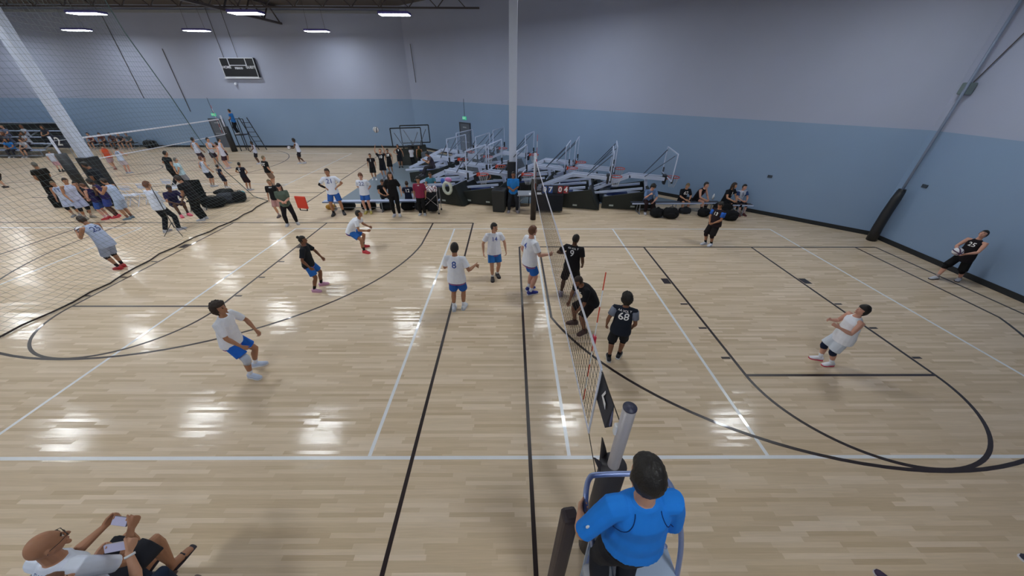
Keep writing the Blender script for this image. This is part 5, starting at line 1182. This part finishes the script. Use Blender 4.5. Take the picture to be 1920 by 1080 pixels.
# far referee
person('referee in blue on the tall stand of the second court', (-21.75, 25.1), 190, 1.7, z=1.2, arms=('clasp', 'clasp'), top='2a6cb4', bottom='20242c', blen=2, shoes='c2c4cc', sk='b', hair='short', hc='k', lod=3)
# bleacher crowd and people along the far wall
cg = 'spectators on the far bleachers'
cr = random.Random(11); tops = ['b9bcc8', '2f7fd0', '6a2f33', 'a8adc4', '7f88a4', 'c8ccd8', '5a5f74', '8d94b0', 'aab0c2', '3a3d4a', 'c4c8d6', '6f7690']
names = ['in white', 'in bright blue', 'in maroon', 'in pale grey', 'in slate', 'in cream white', 'in dark grey', 'in grey blue', 'in light grey', 'in black', 'in soft white', 'in steel grey']
spots = [(-35.2, 0), (-36.3, 0), (-37.6, 0), (-39.0, 0), (-40.3, 0), (-35.8, 1), (-37.0, 1), (-38.3, 1), (-39.7, 1), (-35.0, 2), (-36.6, 2), (-38.0, 2)]
rown = ('front', 'second', 'third')
for i, (x, rw) in enumerate(spots):
    person('spectator %s on the %s row of the far bleachers, %s from the right' % (names[i], rown[rw], ('one', 'two', 'three', 'four', 'five', 'one', 'two', 'three', 'four', 'one', 'two', 'three')[i]), (x, 22.6 + rw * .75), -90 + cr.uniform(-20, 20), 1.65, legs='sit', arms=('lap', 'lap'), lean=cr.uniform(0, 25),
           top=tops[i], bottom=('2a2c34', '3a3a44', '4a4048')[i % 3], blen=2 if i % 2 else .95, shoes='b8bac4', sk='abca'[i % 4], hair=('short', 'long', 'short', 'crop')[i % 4], hc='kbrl'[i % 4], lod=3, z=rw * .33, group=cg)
wg = 'people sitting against the far wall'
for i, (px, tp, lb) in enumerate(((192, '7a2f2a', 'in red'), (213, '5a3230', 'in brown'), (232, '4a2a2c', 'in maroon'), (247, '3a3034', 'in dark brown'), (262, '4a5560', 'in grey'))):
    p = at(px, 277); person('person %s sitting low against the far wall, %s from the left column' % (lb, ('first', 'second', 'third', 'fourth', 'fifth')[i]), (p.x, 25.9), -80, 1.6, legs='sit', arms=('lap', 'lap'), lean=15, top=tp, bottom='2a2428', blen=.95, shoes='b8a8a4', sk='abcab'[i], hair='short', hc='kbkbk'[i], lod=3, z=0, group=wg)
    t = thing('stool', 'round backed chair under the wall sitter %s' % lb, 'chair', (p.x, 25.95, 0), 0, 'chairs along the far wall')
    MB().box((0, 0, .40), (.45, .42, .05)).obj('seat', bb, t)
    for s in (-1, 1):
        for y in (-.18, .18): MB().tube([(s * .2, y, 0), (s * .2, y, .4)], .015, 5).obj('leg', legm, t)
bag(-29.9, 26.1, 1.0, .5, .6, 0, bb, 'black bag against the far wall right of the seated people')
# ------------------------------------------------------------------ near referee stand, built around the referee
lav = mat('stand_paint', srgb('8b9bc8'), .35, metal=.3, var=.04)
t = thing('referee_stand', 'pale grey tubular referee stand with a curved rail beside the near post', 'stand', (0, 0, 0), 0, group='referee stands')
zp = RZ; pg = plastic('a2b2ca', 'platform_grey')
MB().box((.10, -1.92, zp - .03), (.66, .58, .05)).obj('platform', pg, t, bevel=.01)
def curve_(pts, n=6):     # smooth path through the points
    o_ = []; P2 = [V(p) for p in pts]; P2 = [P2[0]] + P2 + [P2[-1]]
    for i in range(1, len(P2) - 2):
        for k in range(n):
            u = k / n; a, b, c, d = P2[i - 1:i + 3]
            o_.append(.5 * ((2 * b) + (c - a) * u + (2 * a - 5 * b + 4 * c - d) * u * u + (3 * b - a - 3 * c + d) * u ** 3))
    return o_ + [P2[-2]]
MB().tube(curve_([(-.23, -1.86, 1.36), (-.27, -1.84, 1.85), (-.365, -1.79, 2.28), (-.37, -1.70, 2.38), (-.33, -1.60, 2.42), (-.25, -1.575, 2.425), (.05, -1.57, 2.42), (.22, -1.60, 2.40), (.31, -1.70, 2.20), (.39, -1.79, 1.85), (.45, -1.86, 1.36)]), .019, 12).obj('hand_rail', lav, t, True)
for s in (-1, 1):
    MB().tube([(.10 + s * .31, -1.66, .06), (.10 + s * .31, -1.66, zp)], .021, 10).obj('front_upright', lav, t, True)
    MB().tube([(.10 + s * .30, -2.20, zp), (.10 + s * .33, -2.60, .06)], .021, 10).obj('rear_upright', lav, t, True)
    for y in (-1.66, -2.60): MB().ball((.10 + s * .32, y, .045), .045, None, 10, 8).obj('caster', bm_, t, True)
for i in range(4): MB().box((.10, -2.26 - .08 * i, zp - .32 * (i + 1)), (.60, .10, .03)).obj('step', lav, t)
MB().hexa([(-.22, -1.68, .25), (.04, -1.64, .25), (.04, -1.62, .25), (-.22, -1.66, .25), (-.25, -1.68, zp + .40), (.02, -1.64, zp + .25), (.02, -1.62, zp + .25), (-.25, -1.66, zp + .40)]).obj('front_panel', plastic('9fb0c8', 'panel_grey'), t)
MB().tube([(-.13, -1.82, zp), (-.13, -1.82, zp + .006)], [(.05, .09)] * 2, 20, ref=V((1, 0, 0))).obj('sticker', plastic('e4e6ee'), t)
t = thing('stand_pad', 'dark brown pad strapped to the left front of the near referee stand', 'pad', (-.44, -1.66, 0), R(8))
MB().hexa([(-.10, -.06, .2), (.04, -.06, .2), (.04, .06, .2), (-.10, .06, .2), (-.06, -.06, 2.05), (.06, -.06, 2.05), (.06, .06, 2.05), (-.06, .06, 2.05)]).obj('pad_body', mat('pad_brown', srgb('3c3136'), .55), t, bevel=.03)
# raised seating at the near left, under the two people filming
t = thing('bleachers', 'aluminium bleachers under the filming spectators at the near left', 'bleachers', (0, 0, 0))
MB().box((-4.6, -2.08, 1.05), (2.8, .3, .04)).obj('seat_plank', benchm, t)
MB().box((-4.95, -1.62, .60), (1.4, .16, .03)).obj('foot_plank', legm, t)
for x in (-5.8, -3.4): MB().bar((x, -2.1, 0), (x, -2.1, 1.03), .05).obj('frame', legm, t); MB().bar((max(x, -5.6) if x < -4 else -4.3, -1.62, 0), (max(x, -5.6) if x < -4 else -4.3, -1.62, .58), .04).obj('frame', legm, t)
t = thing('bench', 'low aluminium bench under the spectators at the lower right', 'bench', (4.0, -2.1, 0), 0, 'long aluminium benches')
MB().box((0, 0, .39), (4.0, .28, .04)).obj('seat_plank', benchm, t)
for x in (-1.8, 0, 1.8): MB().bar((x, 0, 0), (x, 0, .38), .06).obj('leg', legm, t)
# spectacles of the bald man
bpy.data.scenes.remove(SHOP)
